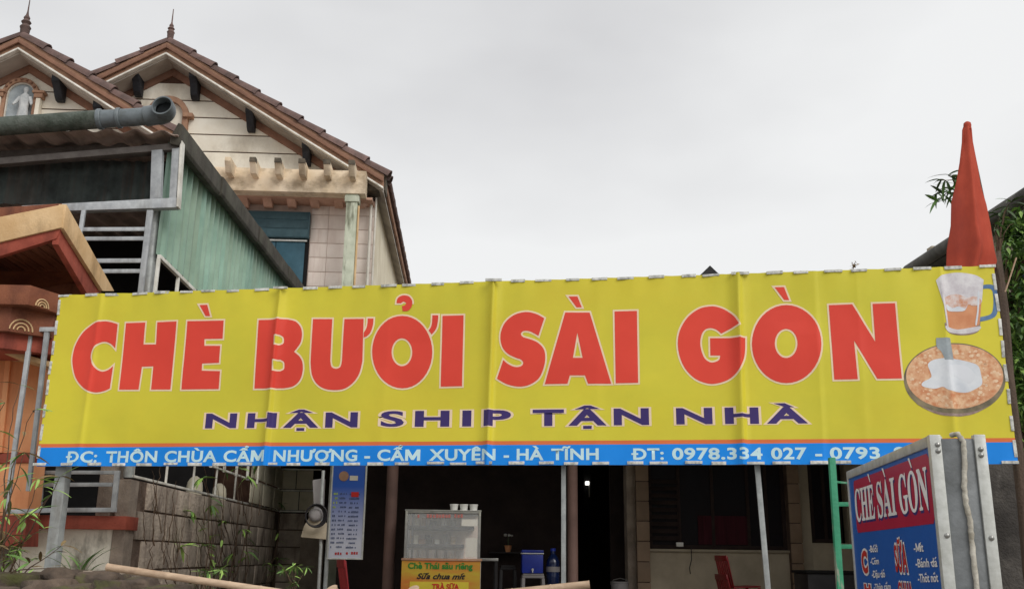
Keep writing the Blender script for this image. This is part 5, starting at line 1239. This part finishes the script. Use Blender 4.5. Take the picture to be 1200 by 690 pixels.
# white round electric device with a coil of black cable by the railing end
TD = 9.6
q = P(370, 603, TD); DV = Thing('outdoor_speaker', 'white round device with a coil of black cable at the end of the railing', 'device', FP, P(370, 632, TD))
m = MB(); m.lathe(q, [(.02, -.05), (.05, -.045), (.066, -.02), (.07, .02), (.06, .06), (.03, .08)], 18, 'y'); DV.part('body', m, m_greyplastic, smooth=50)
for k in range(3):
    m = MB(); m.tube([(q[0]+(.088+.007*k)*math.cos(a*math.pi/10)+.01*k, TD-.06-.012*k, q[2]-.01+(.095+.006*k)*math.sin(a*math.pi/10)) for a in range(21)], .008, 6, False); DV.part('cable_coil', m, m_darkplastic, smooth=60)
m = MB(); a, b = P(361, 622, TD), P(374, 560, TD+.1); m.prism([P(352, 629, TD), P(384, 632, TD), P(382, 612, TD), P(362, 606, TD), P(356, 616, TD)], (0, .18, 0)); DV.part('base', m, m_shopwall, .01)
m = MB(); m.prism([P(366, 562, TD+.12), P(380, 560, TD+.12), P(378, 612, TD+.12), P(368, 606, TD+.12)], (0, .08, 0)); DV.part('backing_box', m, m_greyplastic, .01)
m = MB(); m.tube([P(379, 551, TD+.05), P(377, 580, TD+.05), P(376, 640, TD+.05), (P(376, 640, TD)[0], TD+.05, 0)], .016, 8); DV.part('conduit', m, m_galv, smooth=40)
# ================================================================== LIGHT BOX (right foreground)
L0 = 3.6
q = FB.at_t(1090, 512, L0); LS = q[0]; LZ = 1.928; LS1 = FB.at_t(1153.5, 511, L0)[0]; LT1 = FB.at_s(992, 552, LS)[1]
LB = Thing('light_box_sign', 'blue light box sign reading CHÈ SÀI GÒN with bright aluminium corner strips', 'sign', FB, ((LS+LS1)/2, (L0+LT1)/2, 0))
def lb(name, s0, s1, t0, t1, z0, z1, m_, bev=0, **k): m = MB(); m.box(s0, s1, t0, t1, z0, z1); return LB.part(name, m, m_, bev, **k)
m_lblue = mat('sign_blue_vinyl', C(20, 92, 178), C(16, 82, 164), 1.5, .4, .02, rnd=0); m_crim = mat('crimson_print', C(176, 20, 62), C(164, 18, 56), 1.5, .4, 0, rnd=0); m_wp = mat('white_print', C(236, 236, 236), None, 2, .5, 0, rnd=0); m_shad = mat('dark_blue_print', C(40, 38, 112), None, 2, .5, 0, rnd=0)
lb('body', LS+.012, LS1-.012, L0+.008, LT1-.006, .16, LZ-.012, m_zinc, .004)
lb('printed_face', LS+.004, LS+.0115, L0+.03, LT1-.02, .2, LZ-.035, m_lblue)
lb('top_trim', LS-.003, LS+.05, L0+.032, LT1-.01, LZ-.036, LZ+.002, m_alum, .003); lb('back_trim', LS-.002, LS+.02, LT1-.022, LT1, .16, LZ-.001, m_alum, .002)
lb('corner_trim', LS-.004, LS+.035, L0-.004, L0+.032, .16, LZ+.004, m_alum, .004); lb('corner_trim', LS1-.036, LS1+.003, L0-.004, L0+.03, .16, LZ+.004, m_alum, .004)
m = MB(); s_m = (LS+LS1)/2
m.v = []; n = 10
for z in (.17, LZ-.01):
    for i in range(n+1): u = i/n; m.v.append((LS+.036+(LS1-LS-.073)*u, L0+.006-.010*math.sin(math.pi*u), z))
for i in range(n): m.f.append((i, i+1, n+1+i+1, n+1+i))
k = len(m.v); m.v += [(v[0], L0+.012, v[2]) for v in m.v]; m.f += [tuple(reversed([i+k for i in f])) for f in m.f[:]]
LB.part('side_sheet', m, m_zinc, smooth=60)
pts = [FB.at_t(x, y, L0-.012) for x, y in ((1119, 509), (1124, 511), (1129, 517), (1130.5, 540), (1130, 570), (1132, 590), (1137, 610), (1138, 625), (1141, 655), (1145, 690))]; pts.append((pts[-1][0]+.02, L0-.012, .5))
pts[0] = (pts[0][0], L0+.03, LZ+.006); pts[1] = (pts[1][0], L0+.0, LZ+.006)
dense = []
for i in range(len(pts)-1):
    for k in range(4):
        u = k/4; dense.append(tuple(pts[i][j]+(pts[i+1][j]-pts[i][j])*u+(.0012*math.sin(9.7*(i*4+k)) if j == 0 else 0) for j in range(3)))
dense.append(pts[-1]); m = MB(); m.tube(dense, [.0088+.0008*math.sin(2.1*i) for i in range(len(dense))], 8); LB.part('cord', m, m_cord, smooth=60)
sc = MB(); sc.lathe((0, 0, 0), [(.009, 0), (.009, -.002), (.006, -.005), (.0, -.006)], 12, 'y'); sc_me = sc.mesh('screw', (0, 0, 0), 0, 40)
for x, y in ((1099, 520.5), (1099.5, 528), (1110, 627), (1149.5, 526), (1150, 533), (1162, 630)):
    q = FB.at_t(x, y, L0-.005); LB.piece('screw', sc_me, m_chrome, (q[0], L0-.005, q[2]))
for s in (LS+.03, LS1-.03):
    for t in (L0+.05, LT1-.06): lb('leg', s-.02, s+.02, t-.02, t+.02, 0, .16, m_galv, .003)
def bs(x, y): q = FB.at_s(x, y, LS); return q[1], q[2]
ZB = lambda x, y: bs(980+x/3.632, 500+y/3.632)
def side_text(s, bl, br, ytl, lift, m_, off=0, font_cap=.682, name='lettering', lab=None, ox=0, oz=0):
    LL = layout(s, off); x0 = min(p[0] for _, v, _f in LL for p in v); x1 = max(p[0] for _, v, _f in LL for p in v)
    t0, z0 = ZB(*bl); t1, z1 = ZB(*br); h = ZB(bl[0], ytl)[1]-z0; m = MB()
    for ch, v, f in LL:
        k = len(m.v); m.v += [(LS+.004-lift-(.0005 if len(p) == 3 else 0), t0+(t1-t0)*(p[0]-x0)/(x1-x0)+ox, z0+(z1-z0)*(p[0]-x0)/(x1-x0)+p[1]/font_cap*h+oz) for p in v]; m.f += [tuple(i+k for i in q) for q in f]
    return LB.part(name, m, m_, label=lab, kind='stuff')
# crimson panel with clipped corners
pq = [ZB(70, 235), ZB(85, 218), ZB(372, 125), ZB(388, 138), ZB(416, 400), ZB(404, 414), ZB(108, 446), ZB(92, 430)]
pt = [(p[0]) for p in pq]; tA, tB = max(pt[0], pt[7]), min(pt[3], pt[4]); zT = (pq[1][1]+pq[2][1])/2; zBt = (pq[5][1]+pq[6][1])/2
m = MB(); c_ = .018
L_ = [(tA, zBt+c_), (tA-c_, zBt), (tB+c_, zBt), (tB, zBt+c_), (tB, zT-c_), (tB+c_, zT), (tA-c_, zT), (tA, zT-c_)]
m.v = [(LS+.0028, a, b) for a, b in L_]; m.f = [tuple(range(8))]; LB.part('crimson_panel', m, m_crim)
def bold(s):
    return ''.join(chr(0x1D400+ord(c)-65) if c.isalpha() else c for c in s)
hz = None
zb_l = ZB(90, 400)[1]; zt_l = ZB(83, 268)[1]
for (s, x0, x1, acc) in (('CHE', 84, 166, (2, -1)), ('SAI', 178, 257, (1, 0)), ('GON', 272, 398, (1, 0))):
    yb0 = 401-(x0-84)*.13; yb1 = 401-(x1-84)*.13
    tt0 = ZB(x0, yb0)[0]; tt1 = ZB(x1, yb1)[0]
    v, f = text_mesh(bold(s), .012, 4)
    X0 = min(p[0] for p in v); X1 = max(p[0] for p in v); h = zt_l-zb_l
    wid = (tt1-tt0)/(X1-X0)
    # grave accent above the right letter
    gv = [(-.02, .21), (.11, .21), (.24, .03), (.17, .03)]
    cxs = {'CHE': 0.84, 'SAI': .50, 'GON': .50}[s]
    gx = X0+(X1-X0)*cxs-.12
    k = len(v); v += [(gx+a, .72+b) for a, b in gv]; f = list(f)+[(k, k+3, k+2, k+1)]
    for lift, m_, ox, oz, nm in ((.0016, m_shad, -.007, -.010, 'lettering_shadow'), (.0026, m_wp, 0, 0, 'lettering')):
        m = MB(); m.v = [(LS+.004-lift, tt0+(x-X0)*wid+ox, zb_l+(y/.68)*h+oz) for x, y in v]; m.f = f; LB.part(nm, m, m_)
def outlined(s, bl, br, ytl, off, out, m_in):
    LL = layout(s, off, .07); X0 = min(p[0] for _, v, _f in LL for p in v); X1 = max(p[0] for _, v, _f in LL for p in v); t0, z0 = ZB(*bl); t1, z1 = ZB(*br); h = ZB(bl[0], ytl)[1]-z0
    for o_, lift, m_ in ((out, .0014, m_wp), (off, .0030, m_in)):
        for i, (ch, v, f) in enumerate(layout(s, o_, .07)):
            m = MB(); m.v = [(LS+.004-lift-.0003*(i % 2)-(.0006 if len(p) == 3 else 0), t0+(t1-t0)*(p[0]-X0)/(X1-X0), z0+p[1]/.7*h) for p in v]; m.f = f; LB.part('letter' if m_ is m_in else 'letter_outline', m, m_)
outlined('C', (110, 615), (134, 612), 530, .05, .13, m_pr); outlined('H', (120, 705), (146, 702), 668, .05, .13, m_pr)
outlined('SỮA', (252, 612), (303, 606), 502, .03, .09, m_pr); outlined('CHUA', (266, 735), (326, 728), 660, .03, .09, m_pr)
for s, x0, x1, yb, yt in (('-Bưởi', 138, 174, 532, 505), ('-Cốm', 144, 180, 584, 558), ('-Đậu đỏ', 150, 206, 640, 612), ('-Thập cẩm', 158, 230, 692, 668), ('-Mít', 328, 369, 530, 496), ('-Bánh đá', 336, 428, 596, 562), ('-Thốt nốt', 346, 432, 660, 626)):
    side_text(s, (x0, yb), (x1, yb-(x1-x0)*.03), yt, .0016, m_wp, .02)

# ================================================================== GREEN FRAME
TG_ = 5.5
GF = Thing('green_ladder_frame', 'chipped green metal ladder frame beside the blue light box', 'metal frame', FP, P(983, 690, TG_))
def gbar(a, b, wd, name='rail', T=TG_):
    p0, p1 = P(*a, T), P(*b, T); m = MB()
    if name == 'rail': dz = p1[2]-p0[2]; p1 = tuple(p0[i]+(p1[i]-p0[i])*(-p0[2]/dz) for i in range(3)); p0 = (p0[0], p0[1], p0[2]+.0)
    m.bar(p0, p1, wd, wd*.8); GF.part(name, m, m_gpost, .003)
gbar((974.6, 536), (984.5, 690), .036); gbar((1040, 536), (1056, 690), .036)
gbar((978, 590.5), (1045, 590.5), .024, 'rung'); gbar((977, 564), (1042, 571), .012, 'brace'); gbar((983, 640), (1050, 640), .024, 'rung')
# ================================================================== STAINED CONCRETE WALL, lower right
m = MB(); q0, q1 = P(1128, 543, 7.3), P(1300, 543, 7.3); m.box(q0[0], q1[0]+4, 7.3, 7.5, 0, q0[2])
single('concrete_wall', 'black stained concrete wall behind the light box at the banner end', 'wall', FP, ((q0[0]+q1[0])/2, 7.4, 0), m, m_concdark, .01)
# ================================================================== RIGHT BUILDING (roof edge)
far, near = P(1064, 313, 13.0), None
SR = far[0]
nr = FP.at_s(1200, 236, SR)
RB = Thing('grey_roofed_building', 'low building with a grey corrugated roof edge behind the red flag', 'building', FP, (SR+2, 11, 0))
zr = (far[2]+nr[2])/2
def edge_path(dz, ds, r_):
    m = MB(); m.tube([(SR+ds, 13.0, zr+dz), (SR+ds, 9.0, zr+dz), (SR+ds, 6, zr+dz)], r_, 14); return m
RB.part('gutter', edge_path(.0, .0, .085), m_roofgrey, smooth=40)
m = MB(); n = 14
for off in (0, .01):
    for j in range(2):
        for i in range(n*6+1):
            t = 13.05-(7.0)*i/(n*6); s = SR+.05 if j == 0 else SR+4.0; m.v.append((s, t, zr+.1+(0 if j == 0 else 1.9)+.025*math.sin(i*math.pi/3)+off))
r_ = n*6+1
for i in range(n*6): m.f += [(i, i+1, r_+i+1, r_+i), (2*r_+i, 3*r_+i, 3*r_+i+1, 2*r_+i+1), (i, 2*r_+i, 2*r_+i+1, i+1)]
RB.part('corrugated_roof', m, m_roofgrey, smooth=50)
m = MB(); m.box(SR+.25, SR+.4, 6, 12.9, 0, zr-.02); RB.part('wall', m, m_shopwall); m = MB(); m.box(SR+.05, SR+.25, 6, 12.95, zr-.08, zr-.02); RB.part('soffit', m, m_roofgrey)
m = MB(); m.box(SR+.25, SR+4, 12.75, 12.9, 0, zr+.3); RB.part('end_wall', m, m_shopwall)
q = P(1192, 300, 8.6); m = MB(); n = 12
for z, dz in ((P(1190, 282, 8.6)[2], 0), (P(1190, 350, 8.6)[2], 0), (2.0, 0)):
    for i in range(n+1): m.v.append((q[0]-.06+i*.2, 8.6+.05*math.sin(i*1.3+z), z-.02*abs(math.sin(i*.8))))
for r_ in range(2):
    for i in range(n): a = r_*(n+1)+i; m.f.append((a, a+1, a+n+2, a+n+1))
k = len(m.v); m.v += [(v[0], v[1]+.004, v[2]) for v in m.v]; m.f += [tuple(reversed([i+k for i in f])) for f in m.f[:]]
single('tarpaulin', 'dark blue tarpaulin hanging behind the leaves at the right edge', 'tarpaulin', FP, (q[0], 8.6, 2), m, m_tarp, smooth=50)

# ================================================================== TIMBER POST, FLAG
T_ = 7.0
p0, p1 = P(1166, 296, T_), P(1194, 545, T_); m = MB()
k = -p0[2]/(p1[2]-p0[2]); pb = tuple(p0[i]+(p1[i]-p0[i])*k for i in range(3))
pth = [lerp(p0, pb, u/8) for u in range(9)]; pth = [(p[0]+.008*math.sin(i*2.1), p[1], p[2]) for i, p in enumerate(pth)]
m.tube(pth, [.045+.003*math.sin(i*1.7) for i in range(9)], 9); single('timber_post', 'weathered timber post rising beside the right end of the banner', 'post', FP, pb, m, m_post, smooth=60)
FL = Thing('flag', 'faded red flag hanging limp in a tall narrow cone from its pole', 'flag', FP, P(1150, 312, 6.9))
rows = [(145, 1130.5, 1137.5), (152, 1128, 1138.5), (165, 1127, 1140.5), (190, 1124.5, 1145), (215, 1121, 1149.5), (240, 1116.5, 1155), (265, 1113, 1161), (290, 1110.5, 1167), (303, 1109.5, 1166), (330, 1108, 1158)]
m = MB(); nn = 28
for off in (0, 1):
    for r_, (y, xl, xr) in enumerate(rows):
        a, b = P(xl, y, 6.9), P(xr, y, 6.9); w_ = b[0]-a[0]
        for i in range(nn+1):
            u = i/nn; d = .24*w_*math.sin(math.pi*u)**.8+w_*.17*(1-abs(math.sin(u*4.4+.07*r_+.9)))*math.sin(math.pi*u)+w_*.06*(1-abs(math.sin(u*9.5-.16*r_)))*math.sin(math.pi*u)+.02*noise.noise((u*5, r_*.8, 2))
            hem = 0 if r_ < 9 else -.05*math.sin(u*7)
            jx = w_*(.035*math.sin(r_*2.3+(0 if u < .5 else 2))*(abs(u-.5)*2)**3 if 0 < r_ < 9 else 0); m.v.append((a[0]+w_*u+jx, 6.9-d+off*.006, a[2]+hem-(.02*math.sin(u*5+r_) if r_ > 1 else 0)))
rr = nn+1; tot = len(rows)*rr
for r_ in range(len(rows)-1):
    for i in range(nn): a = r_*rr+i; m.f += [(a, a+1, a+rr+1, a+rr), (tot+a, tot+a+rr, tot+a+rr+1, tot+a+1)]
FL.part('cloth', m, m_flag, smooth=180)
m = MB(); m.tube([P(1133.5, 147, 6.93), P(1150, 225, 6.95), P(1167, 305, 6.96), P(1172, 330, 6.97)], .014, 8); FL.part('pole', m, m_post, smooth=60)
m = MB(); q = P(1133.5, 146, 6.9); m.lathe(q, [(.0, -.05), (.024, -.045), (.030, -.01), (.026, .012), (.012, .022), (.0, .024)], 9); FL.part('knot', m, m_flag, smooth=60)

# ================================================================== PLANTS
def leaf_mesh(L_=.1, W=.018, droop=.25, fold=.3):
    m = MB(); n = 5
    for i in range(n+1):
        u = i/n; w_ = W*math.sin(math.pi*min(1, u*.92+.06))**.8; x = L_*u; z = -droop*L_*u*u
        m.v += [(x, -w_, z+fold*w_), (x, 0, z), (x, w_, z+fold*w_)]
    for i in range(n):
        a = i*3; m.f += [(a, a+1, a+4, a+3), (a+1, a+2, a+5, a+4)]
    me = bpy.data.meshes.new('leaf'); me.from_pydata(m.v, [], m.f); me.polygons.foreach_set('use_smooth', [True]*len(me.polygons)); return me
lf_n = [leaf_mesh(.14, .011, .25), leaf_mesh(.12, .010, .5), leaf_mesh(.13, .013, .1)]
lf_w = [leaf_mesh(.09, .021, .3), leaf_mesh(.075, .018, .6), leaf_mesh(.085, .02, .05)]
def walk(p, d, n, step, wob, grav=0):
    out = [Vector(p)]; d = Vector(d).normalized()
    for i in range(n):
        d = (d+Vector((random.uniform(-wob, wob), random.uniform(-wob, wob), random.uniform(-wob, wob)-grav))).normalized(); out.append(out[-1]+d*step)
    return out
def plant(name, label, cat, F, base, stems, leaves, mats, lsc=1.0, per=5, r0=.006, group=None, cluster=False, spread=1.0):
    T_ = Thing(name, label, cat, F, base, group); st = MB(); LM = [l.copy() for l in leaves]; cnt = 0
    LMs = []
    for mm in mats:
        for l in leaves: c_ = l.copy(); c_.materials.append(mm); LMs.append(c_)
    for pth in stems:
        st.tube(pth, [r0*(1-.75*i/(len(pth)-1)) for i in range(len(pth))], 5)
        L2 = len(pth)
        spots = [L2-1]*(per*2)+[random.randint(max(1, L2//3), L2-1) for _ in range(per)] if cluster else [random.randint(max(1, L2//4), L2-1) for _ in range(per)]+[L2-1]*2
        for i in spots:
            if cnt >= 290: break
            p = pth[i]; a = random.uniform(0, 6.283); el = random.uniform(-.7, .6)*spread
            sc_ = lsc*random.uniform(.65, 1.2)
            T_.piece('leaf', random.choice(LMs), None, tuple(p), rot=(random.uniform(-.5, .5), el, a), scale=(sc_, sc_, sc_)); cnt += 1
    T_.part('stem', st, m_twig, smooth=60)
    return T_
random.seed(31)
# leafy branches at the left edge, close to the camera
for k, (y0, lab, ms) in enumerate(((705, 'leafy shrub with thin brown twigs at the lower left edge of the photo', (m_leaf, m_leaf_y, m_leaf_dry)),)):
    base = P(-25, 760, 5.6); stems = []
    tg = [((4, 470), 14), ((22, 450), 14), ((38, 480), 12), ((62, 580), 10), ((46, 560), 11), ((30, 600), 10), ((70, 640), 9), ((14, 560), 11), ((50, 620), 9), ((10, 640), 8), ((34, 660), 7), ((70, 560), 9), ((-6, 520), 10), ((30, 530), 10), ((78, 665), 8), ((12, 600), 8)]
    for (x, y), n in tg:
        e = Vector(P(x, y, 5.4+random.uniform(-.25, .3))); b0 = Vector(P(-22+random.uniform(-12, 25), 720, 5.6)); pth = []
        bow = Vector((random.uniform(-.16, .05), random.uniform(-.05, .05), random.uniform(0, .12)))
        for i in range(n+1):
            u = i/n; q = b0.lerp(e, u)+bow*math.sin(math.pi*u)+Vector((random.uniform(-.008, .008), 0, random.uniform(-.008, .008))); pth.append(q)
        stems.append(pth)
    plant('leafy_shrub', lab, 'shrub', FP, base, stems, lf_n, ms, .85, 7, .0065, cluster=False)
# grass-like plant at the foot of the post
base = P(92, 672, 5.9); T_g = Thing('strappy_plant', 'small strappy leaved plant at the foot of the banner post', 'plant', FP, base)
blade = [leaf_mesh(.24, .009, .55), leaf_mesh(.19, .008, .9)]
for l in blade: l.materials.append(m_leaf)
for k in range(16): T_g.piece('leaf', random.choice(blade), None, (base[0]+random.uniform(-.05, .06), 5.9+random.uniform(-.03, .03), base[2]+random.uniform(-.02, .03)), rot=(0, -random.uniform(.4, 1.4), random.choice((0, math.pi))+random.uniform(-.8, .8)), scale=(random.uniform(.6, 1),)*3)
# climbers on the block wall
random.seed(77)
def wallpt(x, y): q = FP.at_s(x, y, SW+.06); return Vector((q[0], q[1], q[2]))
vines = [((232, 700), (238, 560)), ((252, 700), (262, 540)), ((262, 700), (278, 548)), ((275, 700), (283, 620)), ((285, 700), (291, 560)), ((270, 700), (262, 610)), ((256, 700), (240, 640)), ((290, 700), (313, 660)), ((300, 700), (325, 655)), ((268, 700), (300, 545)), ((245, 700), (226, 600)), ((305, 700), (330, 590)), ((220, 700), (213, 640)), ((235, 700), (246, 592))]
stems = []
for (x0, y0), (x1, y1) in vines:
    a, b = wallpt(x0, y0), wallpt(x1, y1); bow = Vector((random.uniform(.02, .12), random.uniform(-.1, .1), 0)); stems.append([a.lerp(b, i/12)+bow*math.sin(math.pi*i/12)+Vector((random.uniform(-.01, .02), random.uniform(-.03, .03), random.uniform(-.01, .01))) for i in range(13)])
plant('climbing_plant', 'bare brown vines with tufts of narrow green leaves climbing the block wall', 'climber', FP, (SW+.05, 10.5, 0), stems, [leaf_mesh(.22, .024, .3), leaf_mesh(.19, .022, .6)], (m_leaf_y, m_leaf_y, m_leaf), .75, 3, .009, cluster=True, spread=.9)
stems = []
for k in range(46):
    x0 = random.uniform(165, 335); y0 = random.uniform(600, 700); a = wallpt(x0, y0); a.x -= random.uniform(.0, .05); b = wallpt(x0+random.uniform(-14, 14), y0-random.uniform(25, 75)); b.x -= .04
    stems.append([a.lerp(b, i/8)+Vector((random.uniform(0, .02), random.uniform(-.02, .02), 0)) for i in range(9)])
st = MB()
for pth in stems: st.tube(pth, [.006*(1-.7*i/8) for i in range(9)], 4)
T_r = Thing('dry_creeper', 'tangle of thin dry roots and twigs clinging to the block wall', 'creeper', FP, (SW+.04, 10.5, 0)); T_r.part('stem', st, m_twig, kind='stuff')
# sprig with narrow leaves left of the flag and one at its right
random.seed(9)
def sprig(label, T, base_px, tips, leaves, mats, lsc, per, r0=.008, cat='branch', name='leafy_branch', group=None):
    base = P(*base_px, T); stems = []
    for (x, y) in tips:
        e = Vector(P(x, y, T+random.uniform(-.2, .2))); b0 = Vector(base); bow = Vector((0, 0, .08)); stems.append([b0.lerp(e, i/7)+bow*math.sin(math.pi*i/7)+Vector((random.uniform(-.01, .01), 0, random.uniform(-.01, .01))) for i in range(8)])
    return plant(name, label, cat, FP, base, stems, leaves, mats, lsc, per, r0)
big = [leaf_mesh(.2, .018, .5), leaf_mesh(.16, .015, .8), leaf_mesh(.18, .02, .2)]
sprig('narrow leaved branch poking out left of the red flag', 8.2, (1135, 232), ((1098, 226), (1104, 212), (1112, 205), (1100, 236), (1115, 222), (1108, 230), (1120, 210)), big, (m_leaf_d, m_leaf), .9, 6)
sprig('dark leafy sprig just right of the red flag against the sky', 8.0, (1170, 300), ((1172, 250), (1182, 243), (1166, 262), (1190, 262), (1178, 258), (1184, 236)), big, (m_leaf_d, m_leaf), .8, 5)
sprig('tiny twig standing up above the top edge of the banner', 7.0, (1001, 330), ((999, 311), (1004, 309), (1002, 314)), lf_w, (m_leaf_dry,), .4, 2, .003)
# tree at the right edge
TR = Thing('leafy_tree', 'dense green tree filling the gap right of the banner', 'tree', FP, (P(1225, 400, 8.3)[0], 8.3, 0))
m = MB(); tb = P(1225, 690, 8.3); m.tube([(tb[0], 8.4, 0), (tb[0]+.05, 8.38, 1.2), (tb[0]-.05, 8.35, 2.3), (tb[0]+.02, 8.3, 3.3)], [.09, .075, .05, .02], 9); TR.part('trunk', m, m_post, smooth=60)
for tx, ty in ((1180, 300), (1195, 360), (1186, 440), (1215, 280), (1178, 380)):
    e = P(tx, ty, 8.2); m = MB(); m.tube([(tb[0], 8.36, max(1.0, e[2]-.7)), (tb[0]*.5+e[0]*.5, 8.3, e[2]-.25), e], [.03, .02, .008], 6); TR.part('limb', m, m_twig, smooth=60)
random.seed(15)
def leaf_cloud(name, blobs, n, mats, size):
    for mi_, mm in enumerate(mats):
        vv, ff_ = [], []
        for k in range(n//len(mats)):
            bx, by, bt, br = random.choice(blobs); c = Vector(P(bx, by, bt)); d = Vector((random.gauss(0, 1), random.gauss(0, 1), random.gauss(0, 1))).normalized()*br*random.random()**.45
            p = c+d; a = random.uniform(0, 6.283); ca, sa = math.cos(a), math.sin(a); L_ = size*random.uniform(.6, 1.25); W = L_*.2; el = random.uniform(-1.1, .5); ce, se = math.cos(el), math.sin(el)
            dx = Vector((ca*ce, sa*ce, se)); dy = Vector((-sa, ca, random.uniform(-.5, .5))).normalized(); kk = len(vv)
            vv += [p, p+dx*L_*.35+dy*W, p+dx*L_-Vector((0, 0, L_*.2)), p+dx*L_*.35-dy*W, p+dx*L_*.45-Vector((0, 0, W*.3))]; ff_ += [(kk, kk+4, kk+1), (kk+1, kk+4, kk+2), (kk, kk+3, kk+4), (kk+3, kk+2, kk+4)]
        m = MB(); m.v = [tuple(v) for v in vv]; m.f = ff_; me = bpy.data.meshes.new(name); me.from_pydata([TR.local(v) for v in m.v], [], m.f); link(name, me, mm, TR.e, kind='stuff')
leaf_cloud('crown', [(1190, 300, 8.3, .22), (1205, 270, 8.4, .25), (1215, 330, 8.3, .35), (1188, 350, 8.3, .2), (1186, 400, 8.2, .25), (1200, 440, 8.2, .3), (1180, 470, 8.3, .25), (1196, 500, 8.3, .3), (1195, 380, 8.4, .3), (1210, 400, 8.3, .35), (1178, 320, 8.5, .14), (1186, 270, 8.4, .12), (1184, 425, 8.0, .16), (1190, 385, 8.0, .16), (1196, 460, 8.0, .2)], 5600, (m_leaf_d, m_leaf, m_leaf, m_leaf_y), .09)
m = MB(); m.tube([P(1178, 342, 6.85), P(1184, 324, 6.84), P(1191, 302, 6.83)], .006, 5); single('dry_stick', 'thin pale dry stick beside the timber post', 'stick', FP, P(1178, 342, 6.85), m, m_bamboo)

# ================================================================== RUBBLE WALL AND BAMBOO
RW = Thing('rubble_wall', 'low mossy rubble stone wall along the bottom left', 'wall', FP, P(100, 700, 5.5))
random.seed(44)
def stone(c, sx, sy, sz, seed):
    bm = bmesh.new(); bmesh.ops.create_icosphere(bm, subdivisions=3, radius=1); me = bpy.data.meshes.new('stone')
    for v in bm.verts:
        q = v.co.copy(); k = 1+.30*noise.noise(q*1.5+Vector((seed, 0, 0)))+.14*noise.noise(q*3.6+Vector((seed, 3, 0)))+.05*noise.noise(q*9+Vector((seed, 3, 0)))
        e = Vector([math.copysign(abs(a)**.6, a) for a in q]); v.co = Vector((e.x*sx*k, e.y*sy*k, e.z*sz*k))
    bm.to_mesh(me); bm.free(); me.polygons.foreach_set('use_smooth', [True]*len(me.polygons)); link('stone', me, m_stone, RW.e, RW.local(c), (random.uniform(-.1, .1), random.uniform(-.1, .1), random.uniform(-.3, .3)))
def st_px(x0, x1, ytop, T, hz, seed):
    a, b = P(x0, ytop, T), P(x1, ytop, T); stone(((a[0]+b[0])/2, T+.12, a[2]-hz), (b[0]-a[0])/2*1.0, .2, hz, seed)
for i, (x0, x1, y, T, h) in enumerate(((-40, 42, 671, 5.3, .11), (38, 92, 668, 5.5, .10), (26, 70, 678, 5.15, .10), (85, 140, 669.5, 5.5, .09), (88, 155, 683, 5.1, .10), (130, 178, 677, 5.4, .09), (150, 215, 686, 5.2, .09), (205, 262, 690, 5.2, .09), (60, 100, 686, 4.95, .08), (-50, 30, 690, 5.0, .12), (255, 320, 694, 5.2, .09), (315, 370, 697, 5.2, .08))): st_px(x0, x1, y, T, h, i*7.3)
for r_ in range(5):
    x = -60+random.uniform(0, 30)
    while x < 760:
        w_ = random.uniform(50, 85); st_px(x, x+w_, 704+r_*38+random.uniform(-2, 3), 5.15-.02*r_, .10, x*.37+r_); x += w_-2
m = MB(); a, b = P(60, 668, 5.62), P(142, 668, 5.62); m.box(a[0], b[0], 5.62, 5.8, 0, a[2]); RW.part('coping', m, m_render, .015)
def bamboo(label, pts, r_, T0, T1, group='dry bamboo poles'):
    a, b = Vector(P(pts[0][0], pts[0][1], T0)), Vector(P(pts[1][0], pts[1][1], T1)); L_ = (b-a).length; n = max(2, int(L_/.16)); path, rad = [], []
    for k in range(n+1):
        u = k/n; p = a.lerp(b, u)
        for du, kr in ((-.006, 1), (0, 1.12), (.006, 1)):
            uu = u+du/L_
            if 0 <= uu <= 1: path.append(a.lerp(b, uu)); rad.append(r_*kr*(1-.1*uu))
    m = MB(); m.tube(path, rad, 12); return single('bamboo_pole', label, 'bamboo pole', FP, tuple(a), m, m_bamboo, smooth=40, group=group)
bamboo('long dry bamboo pole sloping down to the right from the rubble wall', ((126, 664), (420, 707)), .0175, 5.0, 4.7)
bamboo('dry bamboo pole whose cut end shows below the cooler at the bottom edge', ((691, 684.5), (420, 712)), .018, 4.6, 4.7)
bamboo('short pale bamboo stub at the bottom edge below the menu board', ((388, 690), (410, 730)), .03, 4.9, 5.0)
bamboo('short pale bamboo stub at the bottom edge below the dessert cart', ((484, 690), (500, 730)), .028, 4.9, 5.0)
# weeds along the rubble wall
random.seed(51)
for k, (x, y, lab) in enumerate(((242, 692, 'bright green weed tuft at the foot of the block wall'), (345, 690, 'spiky green weed near the end pillar of the block wall'), (20, 672, 'young weed on the mossy stones at the far left'))):
    base = P(x, y+6, 5.4); stems = []
    for i in range(5): stems.append(walk(base, (random.uniform(-.6, .6), random.uniform(-.3, .3), 1), 6, .025, .3))
    plant('weed', lab, 'weed', FP, base, stems, lf_n, (m_leaf_y, m_leaf), .42, 3, .003, group='weeds along the rubble wall', cluster=True)
